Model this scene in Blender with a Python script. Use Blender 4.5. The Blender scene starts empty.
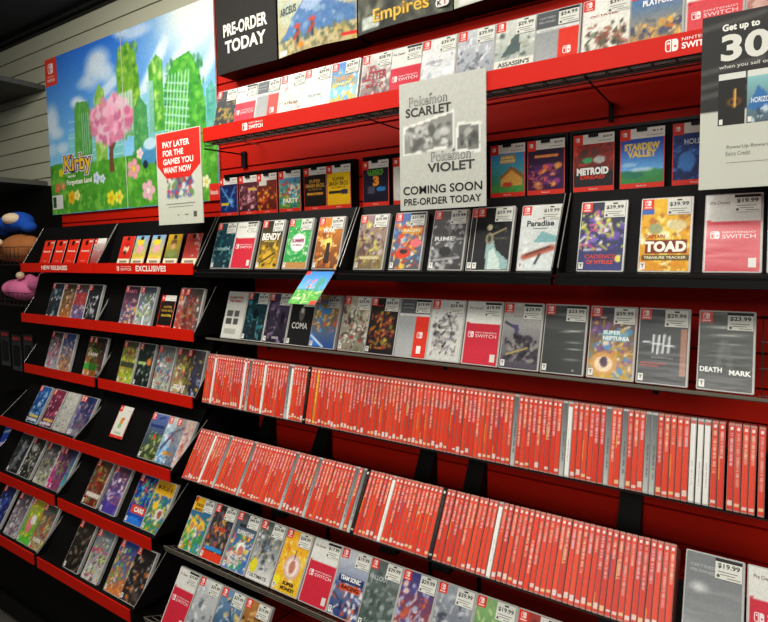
import bpy, math, random
import numpy as np
C = bpy.context.scene.collection
R = math.radians

# ------------------------------------------------------------------ colour helpers
def srgb(h):
    if isinstance(h, str):
        h = h.lstrip('#')
        if len(h) == 3: h = ''.join(c * 2 for c in h)
        return np.array([int(h[i:i+2], 16) / 255. for i in (0, 2, 4)])
    return np.array(h, dtype=float)
def lin(a):
    a = np.asarray(a, dtype=float)
    return np.where(a <= .04045, a / 12.92, ((np.maximum(a, 0) + .055) / 1.055) ** 2.4)

# ------------------------------------------------------------------ materials
def mat(name, col, rough=.5, spec=.5, metal=0., noise=0., nscale=30., bump=0., emis=0., coat=0.):
    m = bpy.data.materials.new(name); m.use_nodes = True
    nt = m.node_tree; b = nt.nodes['Principled BSDF']
    c = list(lin(srgb(col))) + [1]
    b.inputs['Base Color'].default_value = c
    b.inputs['Roughness'].default_value = rough
    b.inputs['Specular IOR Level'].default_value = spec
    b.inputs['Metallic'].default_value = metal
    b.inputs['Coat Weight'].default_value = coat
    tc = nt.nodes.new('ShaderNodeTexCoord')
    nz = nt.nodes.new('ShaderNodeTexNoise'); nz.inputs['Scale'].default_value = nscale; nz.inputs['Detail'].default_value = 3
    nt.links.new(tc.outputs['Object'], nz.inputs['Vector'])
    if noise > 0:
        mx = nt.nodes.new('ShaderNodeMix'); mx.data_type = 'RGBA'
        mx.inputs[6].default_value = [v * (1 - noise) for v in c[:3]] + [1]
        mx.inputs[7].default_value = [min(1, v * (1 + noise)) for v in c[:3]] + [1]
        nt.links.new(nz.outputs['Fac'], mx.inputs[0]); nt.links.new(mx.outputs[2], b.inputs['Base Color'])
    if bump > 0:
        bp = nt.nodes.new('ShaderNodeBump'); bp.inputs['Strength'].default_value = bump; bp.inputs['Distance'].default_value = .002
        nt.links.new(nz.outputs['Fac'], bp.inputs['Height']); nt.links.new(bp.outputs[0], b.inputs['Normal'])
    if emis > 0:
        b.inputs['Emission Color'].default_value = c; b.inputs['Emission Strength'].default_value = emis
    return m
def art_mat(name, rough=.35, spec=.5, wrap=0., coat=0., sx=6., sz=60.):
    m = bpy.data.materials.new(name); m.use_nodes = True
    nt = m.node_tree; b = nt.nodes['Principled BSDF']
    at = nt.nodes.new('ShaderNodeAttribute'); at.attribute_name = 'Col'
    nt.links.new(at.outputs['Color'], b.inputs['Base Color'])
    b.inputs['Roughness'].default_value = rough; b.inputs['Specular IOR Level'].default_value = spec
    b.inputs['Coat Weight'].default_value = coat; b.inputs['Coat Roughness'].default_value = .2
    if wrap > 0:                                   # wrinkled shrink film
        tc = nt.nodes.new('ShaderNodeTexCoord'); mp = nt.nodes.new('ShaderNodeMapping')
        mp.inputs['Scale'].default_value = (sx, sx, sz)
        oi = nt.nodes.new('ShaderNodeObjectInfo')
        nt.links.new(tc.outputs['Object'], mp.inputs['Vector'])
        ml = nt.nodes.new('ShaderNodeMath'); ml.operation = 'MULTIPLY'; ml.inputs[1].default_value = 40
        nt.links.new(oi.outputs['Random'], ml.inputs[0])
        nz = nt.nodes.new('ShaderNodeTexNoise'); nz.noise_dimensions = '4D'; nz.inputs['Scale'].default_value = 1.; nz.inputs['Detail'].default_value = 2
        nt.links.new(mp.outputs[0], nz.inputs['Vector']); nt.links.new(ml.outputs[0], nz.inputs['W'])
        bp = nt.nodes.new('ShaderNodeBump'); bp.inputs['Strength'].default_value = wrap; bp.inputs['Distance'].default_value = .004
        nt.links.new(nz.outputs['Fac'], bp.inputs['Height'])
        nt.links.new(bp.outputs[0], b.inputs['Coat Normal'])
        nt.links.new(bp.outputs[0], b.inputs['Normal'])
    return m
M = {}
M['cover'] = art_mat('printed_cover_under_film', .55, .25, .08, .06)
M['wrapped'] = art_mat('printed_cover_wrinkled_film', .3, .5, .3, .6, 9., 34.)
M['print'] = art_mat('printed_card', .55, .3)
M['poster'] = art_mat('printed_poster', .65, .2)
M['spine'] = art_mat('printed_spine', .42, .45)
M['clear'] = mat('clear_case_plastic', '#b4b3ae', .25, .6, noise=.12, nscale=60)
M['spine_clear'] = mat('clear_case_plastic_tinted', '#b87c70', .35, .5, noise=.15, nscale=60)
M['black'] = mat('black_fixture_plastic', '#0a0909', .6, .12, noise=.3, nscale=20)
M['blackgloss'] = mat('black_gloss_edge', '#070707', .4, .18, noise=.2, nscale=20)
M['blackmetal'] = mat('black_metal', '#0a0909', .55, .2, noise=.2)
M['edge'] = mat('clear_acrylic_edge', '#8d8a83', .2, .6, noise=.2, nscale=50)
M['redstrip'] = mat('red_label_strip', '#cf1a08', .5, .15, noise=.06, nscale=8)
M['redwall'] = mat('red_slatwall', '#be1a06', .55, .15, noise=.08, nscale=5)
M['groove'] = mat('slatwall_groove', '#3a0602', .8, .1, noise=.1)
M['greywall'] = mat('grey_slatwall', '#b4b49e', .55, .3, noise=.06, nscale=4)
M['ggroove'] = mat('grey_slatwall_groove', '#22201b', .8, .1, noise=.1)
M['ceil'] = mat('charcoal_ceiling', '#3d3d40', .8, .2, noise=.05, nscale=3)
M['floor'] = mat('dark_floor', '#4a4642', .6, .3, noise=.15, nscale=6)
M['wire'] = mat('dark_wire', '#26211e', .4, .5, metal=.3, noise=.2)
M['wirelight'] = mat('grey_wire', '#6e685c', .45, .4, metal=.2, noise=.2)
M['white'] = mat('white_card_edge', '#e4e3da', .5, .4, noise=.04)
M['greyboard'] = mat('grey_shelf_board', '#4c4b46', .6, .3, noise=.1)

# ------------------------------------------------------------------ mesh builder
class MB:
    def __init__(s): s.v = []; s.c = []; s.f = []; s.n = 0; s.smooth = False
    def add(s, verts, faces, col=None):
        verts = np.asarray(verts, dtype=float)
        col = np.array([.5, .5, .5]) if col is None else np.asarray(col)
        if col.ndim == 1: col = np.tile(col, (len(verts), 1))
        s.v.append(verts); s.c.append(col)
        o = s.n
        for f in faces: s.f.append([i + o for i in f])
        s.n += len(verts); return s
    def quad(s, p, col='#808080'): return s.add(p, [(0, 1, 2, 3)], lin(srgb(col)))
    def rect(s, x0, x1, z0, z1, y, col): return s.quad([(x0, y, z0), (x1, y, z0), (x1, y, z1), (x0, y, z1)], col)
    def box(s, x0, x1, y0, y1, z0, z1, col='#808080'):
        v = [(x, y, z) for x in (x0, x1) for y in (y0, y1) for z in (z0, z1)]
        return s.add(v, [(0, 1, 3, 2), (4, 6, 7, 5), (0, 4, 5, 1), (2, 3, 7, 6), (0, 2, 6, 4), (1, 5, 7, 3)], lin(srgb(col)))
    def rbox(s, w, d, h, r=.002, col='#808080'):      # box with rounded vertical silhouette; x centred, y 0..d, z 0..h
        pts = []
        for (cx_, cz_, a0) in ((w/2-r, h-r, 0), (-w/2+r, h-r, 90), (-w/2+r, r, 180), (w/2-r, r, 270)):
            for k in range(4):
                a = R(a0 + 30 * k); pts.append((cx_ + r * math.cos(a), cz_ + r * math.sin(a)))
        n = len(pts); b = .0008
        rings = []
        for (y, ins) in ((0, b), (b, 0), (d - b, 0), (d, b)):
            rings.append([(x * (1 - 2 * ins / w), y, h/2 + (z - h/2) * (1 - 2 * ins / h)) for x, z in pts])
        v = [p for rg in rings for p in rg]
        f = []
        for j in range(3):
            for i in range(n):
                k = (i + 1) % n
                f.append((j*n + i, (j+1)*n + i, (j+1)*n + k, j*n + k))
        f.append(tuple(range(n))); f.append(tuple(range(4*n - 1, 3*n - 1, -1)))
        return s.add(v, f, lin(srgb(col)))
    def extrude_x(s, prof, x0, x1, col='#808080'):    # prof: (y,z) polygon
        n = len(prof)
        v = [(x0, y, z) for y, z in prof] + [(x1, y, z) for y, z in prof]
        f = [tuple(range(n)), tuple(range(2*n - 1, n - 1, -1))]
        for i in range(n):
            k = (i + 1) % n; f.append((i, i + n, k + n, k))
        return s.add(v, f, lin(srgb(col)))
    def bar(s, a, b, r=.0015, n=6, col='#808080'):
        a = np.array(a, float); b = np.array(b, float); d = b - a; L = np.linalg.norm(d); d /= L
        u = np.cross(d, [0, 0, 1.]) if abs(d[2]) < .9 else np.cross(d, [1., 0, 0]); u /= np.linalg.norm(u); w = np.cross(d, u)
        v = []
        for p in (a, b):
            for i in range(n):
                t = 2 * math.pi * i / n; v.append(p + r * (u * math.cos(t) + w * math.sin(t)))
        f = [(i, (i+1) % n, (i+1) % n + n, i + n) for i in range(n)] + [tuple(range(n))[::-1], tuple(range(n, 2*n))]
        return s.add(v, f, lin(srgb(col)))
    def path(s, pts, r=.0015, n=6):
        for a, b in zip(pts[:-1], pts[1:]): s.bar(a, b, r, n)
        return s
    def art(s, A, x0, x1, z0, z1, y, curve=None):
        h, w = A.img.shape[:2]
        X = np.linspace(x0, x1, w); Z = np.linspace(z0, z1, h)
        xx, zz = np.meshgrid(X, Z)
        yy = np.full_like(xx, y) if curve is None else y + curve(xx, zz)
        v = np.stack([xx.ravel(), yy.ravel(), zz.ravel()], 1)
        c = lin(np.clip(A.img.reshape(-1, 3), 0, 1))
        f = [(j*w + i, j*w + i + 1, (j+1)*w + i + 1, (j+1)*w + i) for j in range(h-1) for i in range(w-1)]
        return s.add(v, f, c)
    def text(s, t, x, z, width=None, height=None, y=0., col='#000000', bold=.0, align='c', maxw=None, shear=0.):
        V, F, w, h = glyphs(t, bold)
        if len(V) == 0: return s
        sc_z = (height / h) if height else None; sc_x = (width / w) if width else None
        if sc_x is None: sc_x = sc_z
        if sc_z is None: sc_z = sc_x
        if maxw and sc_x * w > maxw: sc_x = maxw / w
        V = V.copy(); V[:, 0] += shear * V[:, 1]; 
        V[:, 0] *= sc_x; V[:, 1] *= sc_z
        ox = x - (w * sc_x / 2 if align == 'c' else (w * sc_x if align == 'r' else 0))
        P = np.stack([V[:, 0] + ox, np.full(len(V), y), V[:, 1] + z - h * sc_z / 2], 1)
        return s.add(P, F, lin(srgb(col)))
    def rrect(s, x0, x1, z0, z1, r, y, col, corners=(1, 1, 1, 1)):
        pts = []
        for k, (cx_, cz_, a0) in enumerate(((x1-r, z1-r, 0), (x0+r, z1-r, 90), (x0+r, z0+r, 180), (x1-r, z0+r, 270))):
            if corners[k]:
                for q in range(4):
                    a = R(a0 + 30 * q); pts.append((cx_ + r * math.cos(a), y, cz_ + r * math.sin(a)))
            else:
                pts.append(((x1, x0, x0, x1)[k], y, (z1, z1, z0, z0)[k]))
        return s.add(pts, [tuple(range(len(pts)))], lin(srgb(col)))
    def logo(s, x, z, h, y, fg='#ffffff', bg='#e60012'):   # two-controller mark, left bottom at x,z
        w = h * .46; g = h * .06; r = h * .22
        s.rrect(x, x + w, z, z + h, r, y, fg, (0, 1, 1, 0))
        s.rrect(x + h*.09, x + w - h*.09, z + h*.09, z + h*.91, r*.6, y - .0002, bg, (0, 1, 1, 0))
        s.rrect(x + h*.16, x + h*.34, z + h*.6, z + h*.78, h*.085, y - .0004, fg)
        s.rrect(x + w + g, x + 2*w + g, z, z + h, r, y, fg, (1, 0, 0, 1))
        s.rrect(x + w + g + h*.14, x + w + g + h*.34, z + h*.3, z + h*.5, h*.095, y - .0002, bg)
        return s
    def build(s, name, material, parent=None):
        me = bpy.data.meshes.new(name)
        V = np.concatenate(s.v); CC = np.concatenate(s.c)
        me.from_pydata(V.tolist(), [], s.f)
        a = me.color_attributes.new('Col', 'FLOAT_COLOR', 'POINT')
        a.data.foreach_set('color', np.concatenate([CC, np.ones((len(CC), 1))], 1).astype(np.float32).ravel())
        me.materials.append(material if not isinstance(material, str) else M[material])
        if s.smooth: me.polygons.foreach_set('use_smooth', [True] * len(me.polygons))
        me.update()
        o = bpy.data.objects.new(name, me); C.objects.link(o)
        if parent: o.parent = parent
        return o
_gc = {}
def glyphs(t, bold):
    k = (t, bold)
    if k in _gc: return _gc[k]
    cu = bpy.data.curves.new('t', 'FONT'); cu.body = t; cu.size = 1; cu.resolution_u = 4; cu.offset = bold; cu.fill_mode = 'FRONT'
    cu.space_character = 1.0 + bold
    ob = bpy.data.objects.new('t', cu); me = bpy.data.meshes.new_from_object(ob)
    V = np.array([v.co[:] for v in me.vertices]) if len(me.vertices) else np.zeros((0, 3))
    F = [tuple(p.vertices) for p in me.polygons]
    bpy.data.objects.remove(ob); bpy.data.curves.remove(cu); bpy.data.meshes.remove(me)
    if len(V):
        V[:, 0] -= V[:, 0].min(); V[:, 1] -= V[:, 1].min()
        w, h = V[:, 0].max(), V[:, 1].max()
    else: w = h = 1
    _gc[k] = (V, F, w, h); return _gc[k]

# ------------------------------------------------------------------ painter: colours laid on a fine mesh grid
class Art:
    def __init__(s, w, h, base='#808080', top=None, asp=None):
        s.w, s.h = w, h; s.asp = asp or (h / w)
        s.U, s.V = np.meshgrid(np.linspace(0, 1, w), np.linspace(0, 1, h))
        b = srgb(base); t = srgb(top) if top is not None else b
        s.img = b + (t - b) * s.V[..., None]
    def mix(s, mask, col): s.img = s.img * (1 - mask[..., None]) + srgb(col) * mask[..., None]; return s
    def ell(s, u, v, ru, rv, col, a=1., soft=.15, rot=0.):
        du = s.U - u; dv = (s.V - v) * s.asp; rv = rv * s.asp
        c, n = math.cos(rot), math.sin(rot)
        x = (du * c + dv * n) / ru; y = (-du * n + dv * c) / rv
        d = np.sqrt(x * x + y * y)
        return s.mix(np.clip((1 - d) / soft, 0, 1) * a, col)
    def rect(s, u0, v0, u1, v1, col, a=1.):
        return s.mix(((s.U >= u0) & (s.U <= u1) & (s.V >= v0) & (s.V <= v1)).astype(float) * a, col)
    def grad(s, u0, v0, u1, v1, cb, ct, a=1.):
        m = ((s.U >= u0) & (s.U <= u1) & (s.V >= v0) & (s.V <= v1)).astype(float) * a
        t = np.clip((s.V - v0) / max(1e-6, v1 - v0), 0, 1)[..., None]
        col = srgb(cb) + (srgb(ct) - srgb(cb)) * t
        s.img = s.img * (1 - m[..., None]) + col * m[..., None]; return s
    def poly(s, pts, col, a=1.):
        m = np.zeros(s.U.shape, bool); n = len(pts)
        for i in range(n):
            x0, y0 = pts[i]; x1, y1 = pts[(i + 1) % n]
            if y0 == y1: continue
            c = ((s.V > min(y0, y1)) & (s.V <= max(y0, y1)) & (s.U < (x1 - x0) * (s.V - y0) / (y1 - y0) + x0))
            m ^= c
        return s.mix(m.astype(float) * a, col)
    def line(s, u0, v0, u1, v1, t, col, a=1.):
        dx, dy = u1 - u0, (v1 - v0) * s.asp; L = max(1e-9, dx * dx + dy * dy)
        px = s.U - u0; py = (s.V - v0) * s.asp
        k = np.clip((px * dx + py * dy) / L, 0, 1)
        d = np.hypot(px - k * dx, py - k * dy)
        return s.mix(np.clip(1.5 - d / t, 0, 1) * a, col)
    def noise(s, amp, seed=0, cell=1, v0=0., v1=1.):
        r = np.random.RandomState(seed)
        hh, ww = s.h // cell + 2, s.w // cell + 2
        n = np.kron(r.rand(hh, ww), np.ones((cell, cell)))[:s.h, :s.w]
        m = ((s.V >= v0) & (s.V <= v1))
        s.img = s.img * (1 + (n[..., None] - .5) * 2 * amp * m[..., None]); return s
    def blobs(s, n, pal, seed, box=(0, 0, 1, 1), size=(.03, .1), a=.9):
        r = random.Random(seed)
        cx_, cy_ = (box[0] + box[2])/2, (box[1] + box[3])/2; wx, wy = (box[2] - box[0])/2, (box[3] - box[1])/2
        if n >= 25 and size[1] > .05:
            for i in range(max(5, n//6)):          # broad masses
                k = size[1] * r.uniform(1.2, 2.4)
                s.ell(min(max(r.gauss(cx_, wx*.55), box[0]), box[2]), min(max(r.gauss(cy_, wy*.55), box[1]), box[3]), k * r.uniform(.3, .8), k * r.uniform(.5, 1.2) / s.asp, r.choice(pal), .75, .5, r.uniform(0, 3.1))
            for i in range(n//2):                  # strokes
                u0 = min(max(r.gauss(cx_, wx*.6), box[0]), box[2]); v0 = min(max(r.gauss(cy_, wy*.6), box[1]), box[3]); a_ = r.uniform(0, 6.3); L = r.uniform(.06, .26)
                s.line(u0, v0, min(max(u0 + L*math.cos(a_), box[0]), box[2]), min(max(v0 + L*math.sin(a_)/s.asp, box[1]), box[3]), r.uniform(.012, .035), r.choice(pal), .8)
        for i in range(n):
            k = r.uniform(*size)
            s.ell(r.uniform(box[0], box[2]), r.uniform(box[1], box[3]), k * r.uniform(.5, 1.6), k * r.uniform(.4, 1.3) / s.asp, r.choice(pal), a, .4, r.uniform(0, 3.1))
        return s

# ------------------------------------------------------------------ scene graph helpers
def tag(o, label=None, cat=None, group=None, kind=None):
    if label: o['label'] = label
    if cat: o['category'] = cat
    if group: o['group'] = group
    if kind: o['kind'] = kind
    return o
def thing(name, label, cat, loc=(0, 0, 0), rot=(0, 0, 0), group=None):
    o = bpy.data.objects.new(name, None); o.empty_display_size = .02; C.objects.link(o)
    o.location = loc; o.rotation_euler = rot
    return tag(o, label, cat, group)

CW, CH, CT = .1045, .173, .0125      # game case
def sticker(par, x1, z1, price, w=.046, h=.038, y=-.0012, black=False):
    mb = MB(); x0 = x1 - w; z0 = z1 - h
    mb.box(x0, x1, y, y + .0004, z0, z1, '#dcdcd2')
    yy = y - .0003
    if black: mb.rect(x0, x1, z1 - h*.16, z1, yy, '#1b1a1a')
    else: mb.rect(x0 + w*.4, x0 + w*.62, z1 - h*.15, z1 - h*.06, yy, '#222222')
    if price: mb.text(price, (x0 + x1)/2, z1 - h*.36, width=w*.82, height=h*.27, y=yy, col='#111111', bold=.02)
    for k, (a, b) in enumerate(((.1, .85), (.2, .75), (.45, .95))):
        mb.rect(x0 + w*a, x0 + w*b, z0 + h*(.34 - .13*k), z0 + h*(.38 - .13*k), yy, '#77776f')
    mb.rrect(x0 + w*.06, x0 + w*.18, z0 + h*.06, z0 + h*.22, h*.07, yy, '#555550')
    return mb.build('price_sticker', 'print', par)

def cover_art(sp, res):
    w, h = res
    if isinstance(sp.get('b'), tuple): A = Art(w, h, sp['b'][0], sp['b'][1])
    else: A = Art(w, h, sp.get('b', '#444444'))
    seed = sp.get('seed', 1)
    for op in sp.get('ops', []):
        getattr(A, op[0])(*op[1:])
    if sp.get('p'): A.blobs(sp.get('n', 60), sp['p'], seed, sp.get('box', (0, 0, 1, .85)), sp.get('s', (.03, .1)))
    for op in sp.get('ops2', []):
        getattr(A, op[0])(*op[1:])
    A.noise(sp.get('nz', .06), seed)
    if sp.get('st') == 'switch':      # plain red replacement insert
        A = Art(w, h, '#dcdcd4')
        A.rect(.03, 0, 1, .66, sp.get('red', '#c9253a')); A.ell(.06, .64, .06, .035, '#c9253a', 1, .2)
        A.noise(.04, seed)
        for k in range(sp.get('glare', 0)): 
            pass
    elif sp.get('st') == 'cert':      # grey with a red block
        A = Art(w, h, '#a9acab', '#8d9091')
        A.rect(0, .74, 1, 1, '#55595c'); A.rect(0, .7, 1, .745, '#d9dad6'); A.rect(.55, 0, 1, .7, '#d8301d')
        A.noise(.04, seed)
    return A

def game_case(x, yb, zb, tilt, sp, res=(30, 48), group=None, zrot=0., wrap=False, name='game_case'):
    """front-facing case; x = left edge on the shelf"""
    t = thing(name, sp['lab'], 'game case', (x + CW/2, yb, zb), (-R(tilt), 0, R(zrot)), group)
    MB().rbox(CW, CT, CH, .003).build('shell', 'clear', t)
    A = cover_art(sp, res); mb = MB()
    x0, x1, z0, z1 = -CW/2 + .0025, CW/2 - .0045, .003, CH - .003; W = x1 - x0; H = z1 - z0
    mb.art(A, x0, x1, z0, z1, -.0004)
    y = -.0008
    st = sp.get('st')
    if st == 'switch':
        mb.text(sp.get('head', 'Pre Owned'), x0 + W*.08, z1 - H*.1, width=W*.36, height=H*.045, y=y, col='#5a2026', align='l')
        mb.logo(x0 + W*.10, z0 + H*.42, H*.10, y, '#f2dede', '#c9253a')
        mb.text('NINTENDO', x0 + W*.32, z0 + H*.505, width=W*.6, height=H*.024, y=y, col='#f2dede', align='l')
        mb.text('SWITCH', x0 + W*.32, z0 + H*.45, width=W*.6, height=H*.052, y=y, col='#f2dede', bold=.0, align='l')
        mb.rect(x1 - W*.2, x1 - W*.06, z0 + H*.05, z0 + H*.17, y, '#d8d4cc')
    elif st == 'cert':
        mb.text('CERTIFIED', x0 + W*.06, z1 - H*.09, width=W*.38, height=H*.03, y=y, col='#b9bcbb', align='l')
        mb.text('PRE-OWNED', x0 + W*.06, z1 - H*.15, width=W*.38, height=H*.03, y=y, col='#b9bcbb', align='l')
        mb.text('Nintendo Switch', x0 + W*.08, z1 - H*.275, width=W*.6, height=H*.02, y=y, col='#666866', align='l')
        mb.logo(x0 + W*.66, z0 + H*.33, H*.11, y, '#f4e2dd', '#d8301d')
        mb.rect(x0 + W*.7, x0 + W*.84, z0 + H*.07, z0 + H*.2, y, '#efeae2')
    else:
        if sp.get('logo', True):
            mb.rect(x0, x0 + W*.24, z1 - H*.145, z1, y, '#e0301e')
            mb.logo(x0 + W*.055, z1 - H*.095, H*.075, y - .0003, '#fbeee9', '#e0301e')
            mb.rect(x0 + W*.045, x0 + W*.2, z1 - H*.128, z1 - H*.11, y - .0003, '#f3c7bd')
        if sp.get('esrb', True):
            mb.rect(x0 + W*.02, x0 + W*.13, z0 + H*.02, z0 + H*.115, y, '#e6e4de')
            mb.text('T', x0 + W*.075, z0 + H*.07, height=H*.05, y=y - .0003, col='#222222', bold=.03)
    for (s_, u, v, wf, hf, col, *bd) in sp.get('t', []):
        mb.text(s_, x0 + W*u, z0 + H*v, width=W*wf, height=H*hf, y=y - .0003, col=col, bold=(bd[0] if bd else .02))
    mb.build('cover', 'wrapped' if (wrap or sp.get('wrap')) else 'cover', t)
    if sp.get('price') is not None:
        sticker(t, x1 - .0005, z1 - .001 - sp.get('sdz', 0), sp['price'], y=-.0022, black=sp.get('blk', False))
    return t

exec_rows = []
# ================================================================== SETTING
PITCH = .086; G0 = 2.03
def slat(z0, z1, x0, x1, y, name, m1, m2):
    mb = MB(); g = MB(); gs = [G0 + PITCH * k for k in range(-30, 12)]
    gs = [z for z in gs if z0 < z < z1]
    edges = [z0] + gs + [z1]
    for a, b in zip(edges[:-1], edges[1:]):
        lo = a + (.0035 if a > z0 else 0); hi = b - (.0035 if b < z1 else 0)
        mb.extrude_x([(y, lo), (y, hi), (y + .002, hi + .001), (y + .03, hi + .001), (y + .03, lo - .001), (y + .002, lo - .001)], x0, x1)
    g_ = MB(); g_.box(x0, x1, y + .012, y + .028, z0, z1)
    o = mb.build(name, m1); o2 = g_.build('groove_backing', m2, o)
    return tag(o, kind='structure')
slat(0, 2.83, -6.0, -1.855, .006, 'wall_back', 'greywall', 'ggroove')
slat(0, 1.90, -3.20, -1.855, -.002, 'wall_back.001', 'redwall', 'groove')
slat(0, 2.83, -1.855, 1.6, .0, 'wall_back.002', 'redwall', 'groove')
tag(MB().box(-6, 1.6, -4.6, .06, 2.83, 2.9).build('ceiling', 'ceil'), kind='structure')
tag(MB().box(-6, 1.6, -4.6, .06, -.06, 0).build('floor', 'floor'), kind='structure')
tr = MB(); tr.box(-6, 1.6, -.05, .0, 2.806, 2.83); tr.box(-6, 1.6, -.018, .0, 2.797, 2.806)
tag(tr.build('trim_1', 'blackmetal'), kind='structure')
tag(MB().box(-6.06, -6, -4.6, .06, 0, 2.83).build('wall_left', 'greywall'), kind='structure')

# ================================================================== DISPLAY BINS
def bin_unit(x0, x1, yf, zs, zt, tilt, yc, label, ztop, strip_txt=None, red=True, group=None, slope=None, yw=-.006, gap=0.):
    """x0..x1, front y, strip bottom zs, tray z zt, case tilt, case bottom y yc, top of the fixture ztop, slope = (y,z) where the side panel edge ends"""
    t = thing('display_bin', label, 'display bin', ((x0+x1)/2, 0, zs), group=group)
    hw = (x1 - x0)/2 - .001; Z = lambda z: z - zs
    h = zt - zs
    mb = MB(); ybk = yc + .016 + .002
    mb.extrude_x([(yf + .004, h - .004), (yf + .004, h), (ybk + .02, h), (ybk + .02, h - .004)], -hw, hw); mb.build('tray', 'black', t)
    tn = math.tan(R(tilt)); yt = ybk + (ztop - zt) * tn
    if yt > yw - .012: yt = yw - .012
    mb = MB(); mb.extrude_x([(ybk, h), (yt, Z(ztop)), (yt + .005, Z(ztop)), (ybk + .005, h)], -hw + .004, hw - .004); mb.build('back_panel', 'black', t)
    sy, sz = slope
    prof = [(yf + .004, h - .004), (yf + .004, h + .012), (sy, Z(sz))]
    if ztop > sz + .005: prof.append((min(yw - .02, sy + .05), Z(ztop)))
    prof += [(yw, Z(ztop)), (yw, h - .004)]
    for s in (-1, 1):
        mb = MB(); xa = s * hw; mb.extrude_x(prof, min(xa, xa - s*.004), max(xa, xa - s*.004)); sp_ = mb.build('side_panel', 'black', t)
        mb = MB(); mb.bar((xa - s*.002, yf + .004, h + .012), (xa - s*.002, sy, Z(sz)), .0012); mb.build('acrylic_edge', 'edge', sp_)
    st = MB(); sh = .042 if red else .02
    hw_ = hw - (gap if red else 0)
    if red:
        st.box(-hw_, hw_, yf - .004, yf, 0, sh); so = st.build('label_strip', 'redstrip', t)
        if strip_txt:
            tx = MB()
            if strip_txt == 'NEW':
                tx.text('NEW RELEASES', -.005, sh/2, width=.225, height=.02, y=yf - .0045, col='#f3ece0', bold=.03)
            else:
                tx.logo(-.155, sh*.25, .019, yf - .0045, '#f0d8cc', '#e8230c')
                tx.text('NINTENDO', -.09, sh*.66, width=.07, height=.005, y=yf - .0045, col='#f0d8cc')
                tx.text('SWITCH', -.09, sh*.4, width=.07, height=.01, y=yf - .0045, col='#f0d8cc', bold=.02)
                tx.text('EXCLUSIVES', .07, sh/2, width=.19, height=.022, y=yf - .0045, col='#f3ece0', bold=.03)
            tx.build('strip_lettering', 'print', so)
    else:
        st.extrude_x([(yf - .012, -.008), (yf - .012, .008), (yf, .012), (yf, h), (yf + .006, h), (yf + .006, -.008)], -hw, hw); st.build('front_lip', 'blackgloss', t)
    return t
ROWS = {  # zs, zt, yf, tilt, yc(case bottom front), ztop, slope
 1: (1.524, 1.545, -.298, 18, -.262, 1.737, (-.187, 1.735)),
 2: (1.284, 1.305, -.308, 17, -.298, 1.512, (-.200, 1.475)),
 3: (1.040, 1.074, -.314, 17, -.298, 1.270, (-.205, 1.230)),
 4: (.810, .836, -.428, 29, -.388, 1.030, (-.262, .985)),
 5: (.594, .636, -.502, 30, -.482, .792, (-.355, .780)),
 6: (.392, .428, -.590, 30, -.572, .588, (-.445, .580)),
}
colx = [(-2.945, -2.305), (-2.305, -1.665)]
rown = {1: 'top', 2: 'second', 3: 'third', 4: 'fourth', 5: 'fifth', 6: 'lowest'}
for r, (zs, zt, yf, tl, yc, ztp, slp) in ROWS.items():
    for c, (x0, x1) in enumerate(colx):
        side = ('left', 'right')[c]
        lab = 'black display bin with a plain red front strip, %s row of the %s-hand bin column' % (rown[r], side)
        txt = None
        if r == 1: lab = ('black bin whose red strip reads NEW RELEASES', 'black bin whose red strip reads EXCLUSIVES')[c]; txt = ('NEW', 'EXC')[c]
        bin_unit(x0, x1, yf, zs, zt, tl, yc, lab, ztp, txt, True, 'stepped display bins on the left', slp, yw=-.02, gap=(.014 if r in (3, 5, 6) else .001))
# black upright backing behind the bin columns + toe kick
bk = thing('bin_column_base', 'black base cabinet standing under the stepped display bins', 'cabinet', (-2.305, -.3, 0))
MB().box(-.638, .638, -.22, .27, 0, .384).build('plinth', 'black', bk)
tag(MB().box(-2.943, -1.667, -.020, -.005, .34, 1.52).build('trim_2', 'black'), kind='structure')
MB().box(-.638, .638, -.235, -.222, .02, .10).build('kick_plate', 'blackmetal', bk)

for i, (x0, x1, lab) in enumerate([(-1.655, -1.02, 'black tilted bin holding the teal, white, yellow, green and orange cases'),
                                   (-1.015, -.385, 'black tilted bin below the black-and-white pre-order sheet'),
                                   (-.378, .27, 'black tilted bin below the red and white percent-off sign')]):
    bin_unit(x0, x1, -.298, 1.524, 1.543, 18, -.255, lab, 1.737, None, False, 'black tilted bins along the middle of the red wall', (-.187, 1.735), yw=-.006)

# black card panels with peg hooks
def card_panel(x0, x1, label):
    t = thing('card_panel', label, 'display panel', ((x0+x1)/2, -.004, 1.738), group='black card panels on the red wall')
    hw = (x1-x0)/2
    mb = MB(); mb.box(-hw, hw, -.02, .0, 0, .178); mb.build('board', 'black', t)
    mb = MB(); mb.box(-hw, hw, -.026, -.02, .170, .178); mb.box(-hw, -hw + .006, -.026, -.02, 0, .17); mb.box(hw - .006, hw, -.026, -.02, 0, .17); mb.build('rim', 'blackgloss', t)
    return t
P1 = card_panel(-1.80, -1.145, 'black panel of hanging cards beside the big landscape poster')
P2 = card_panel(-1.11, -.425, 'black panel of hanging cards partly behind the pre-order sheet')
P3 = card_panel(-.42, .24, 'black panel of hanging cards beside the percent-off sign')

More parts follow.
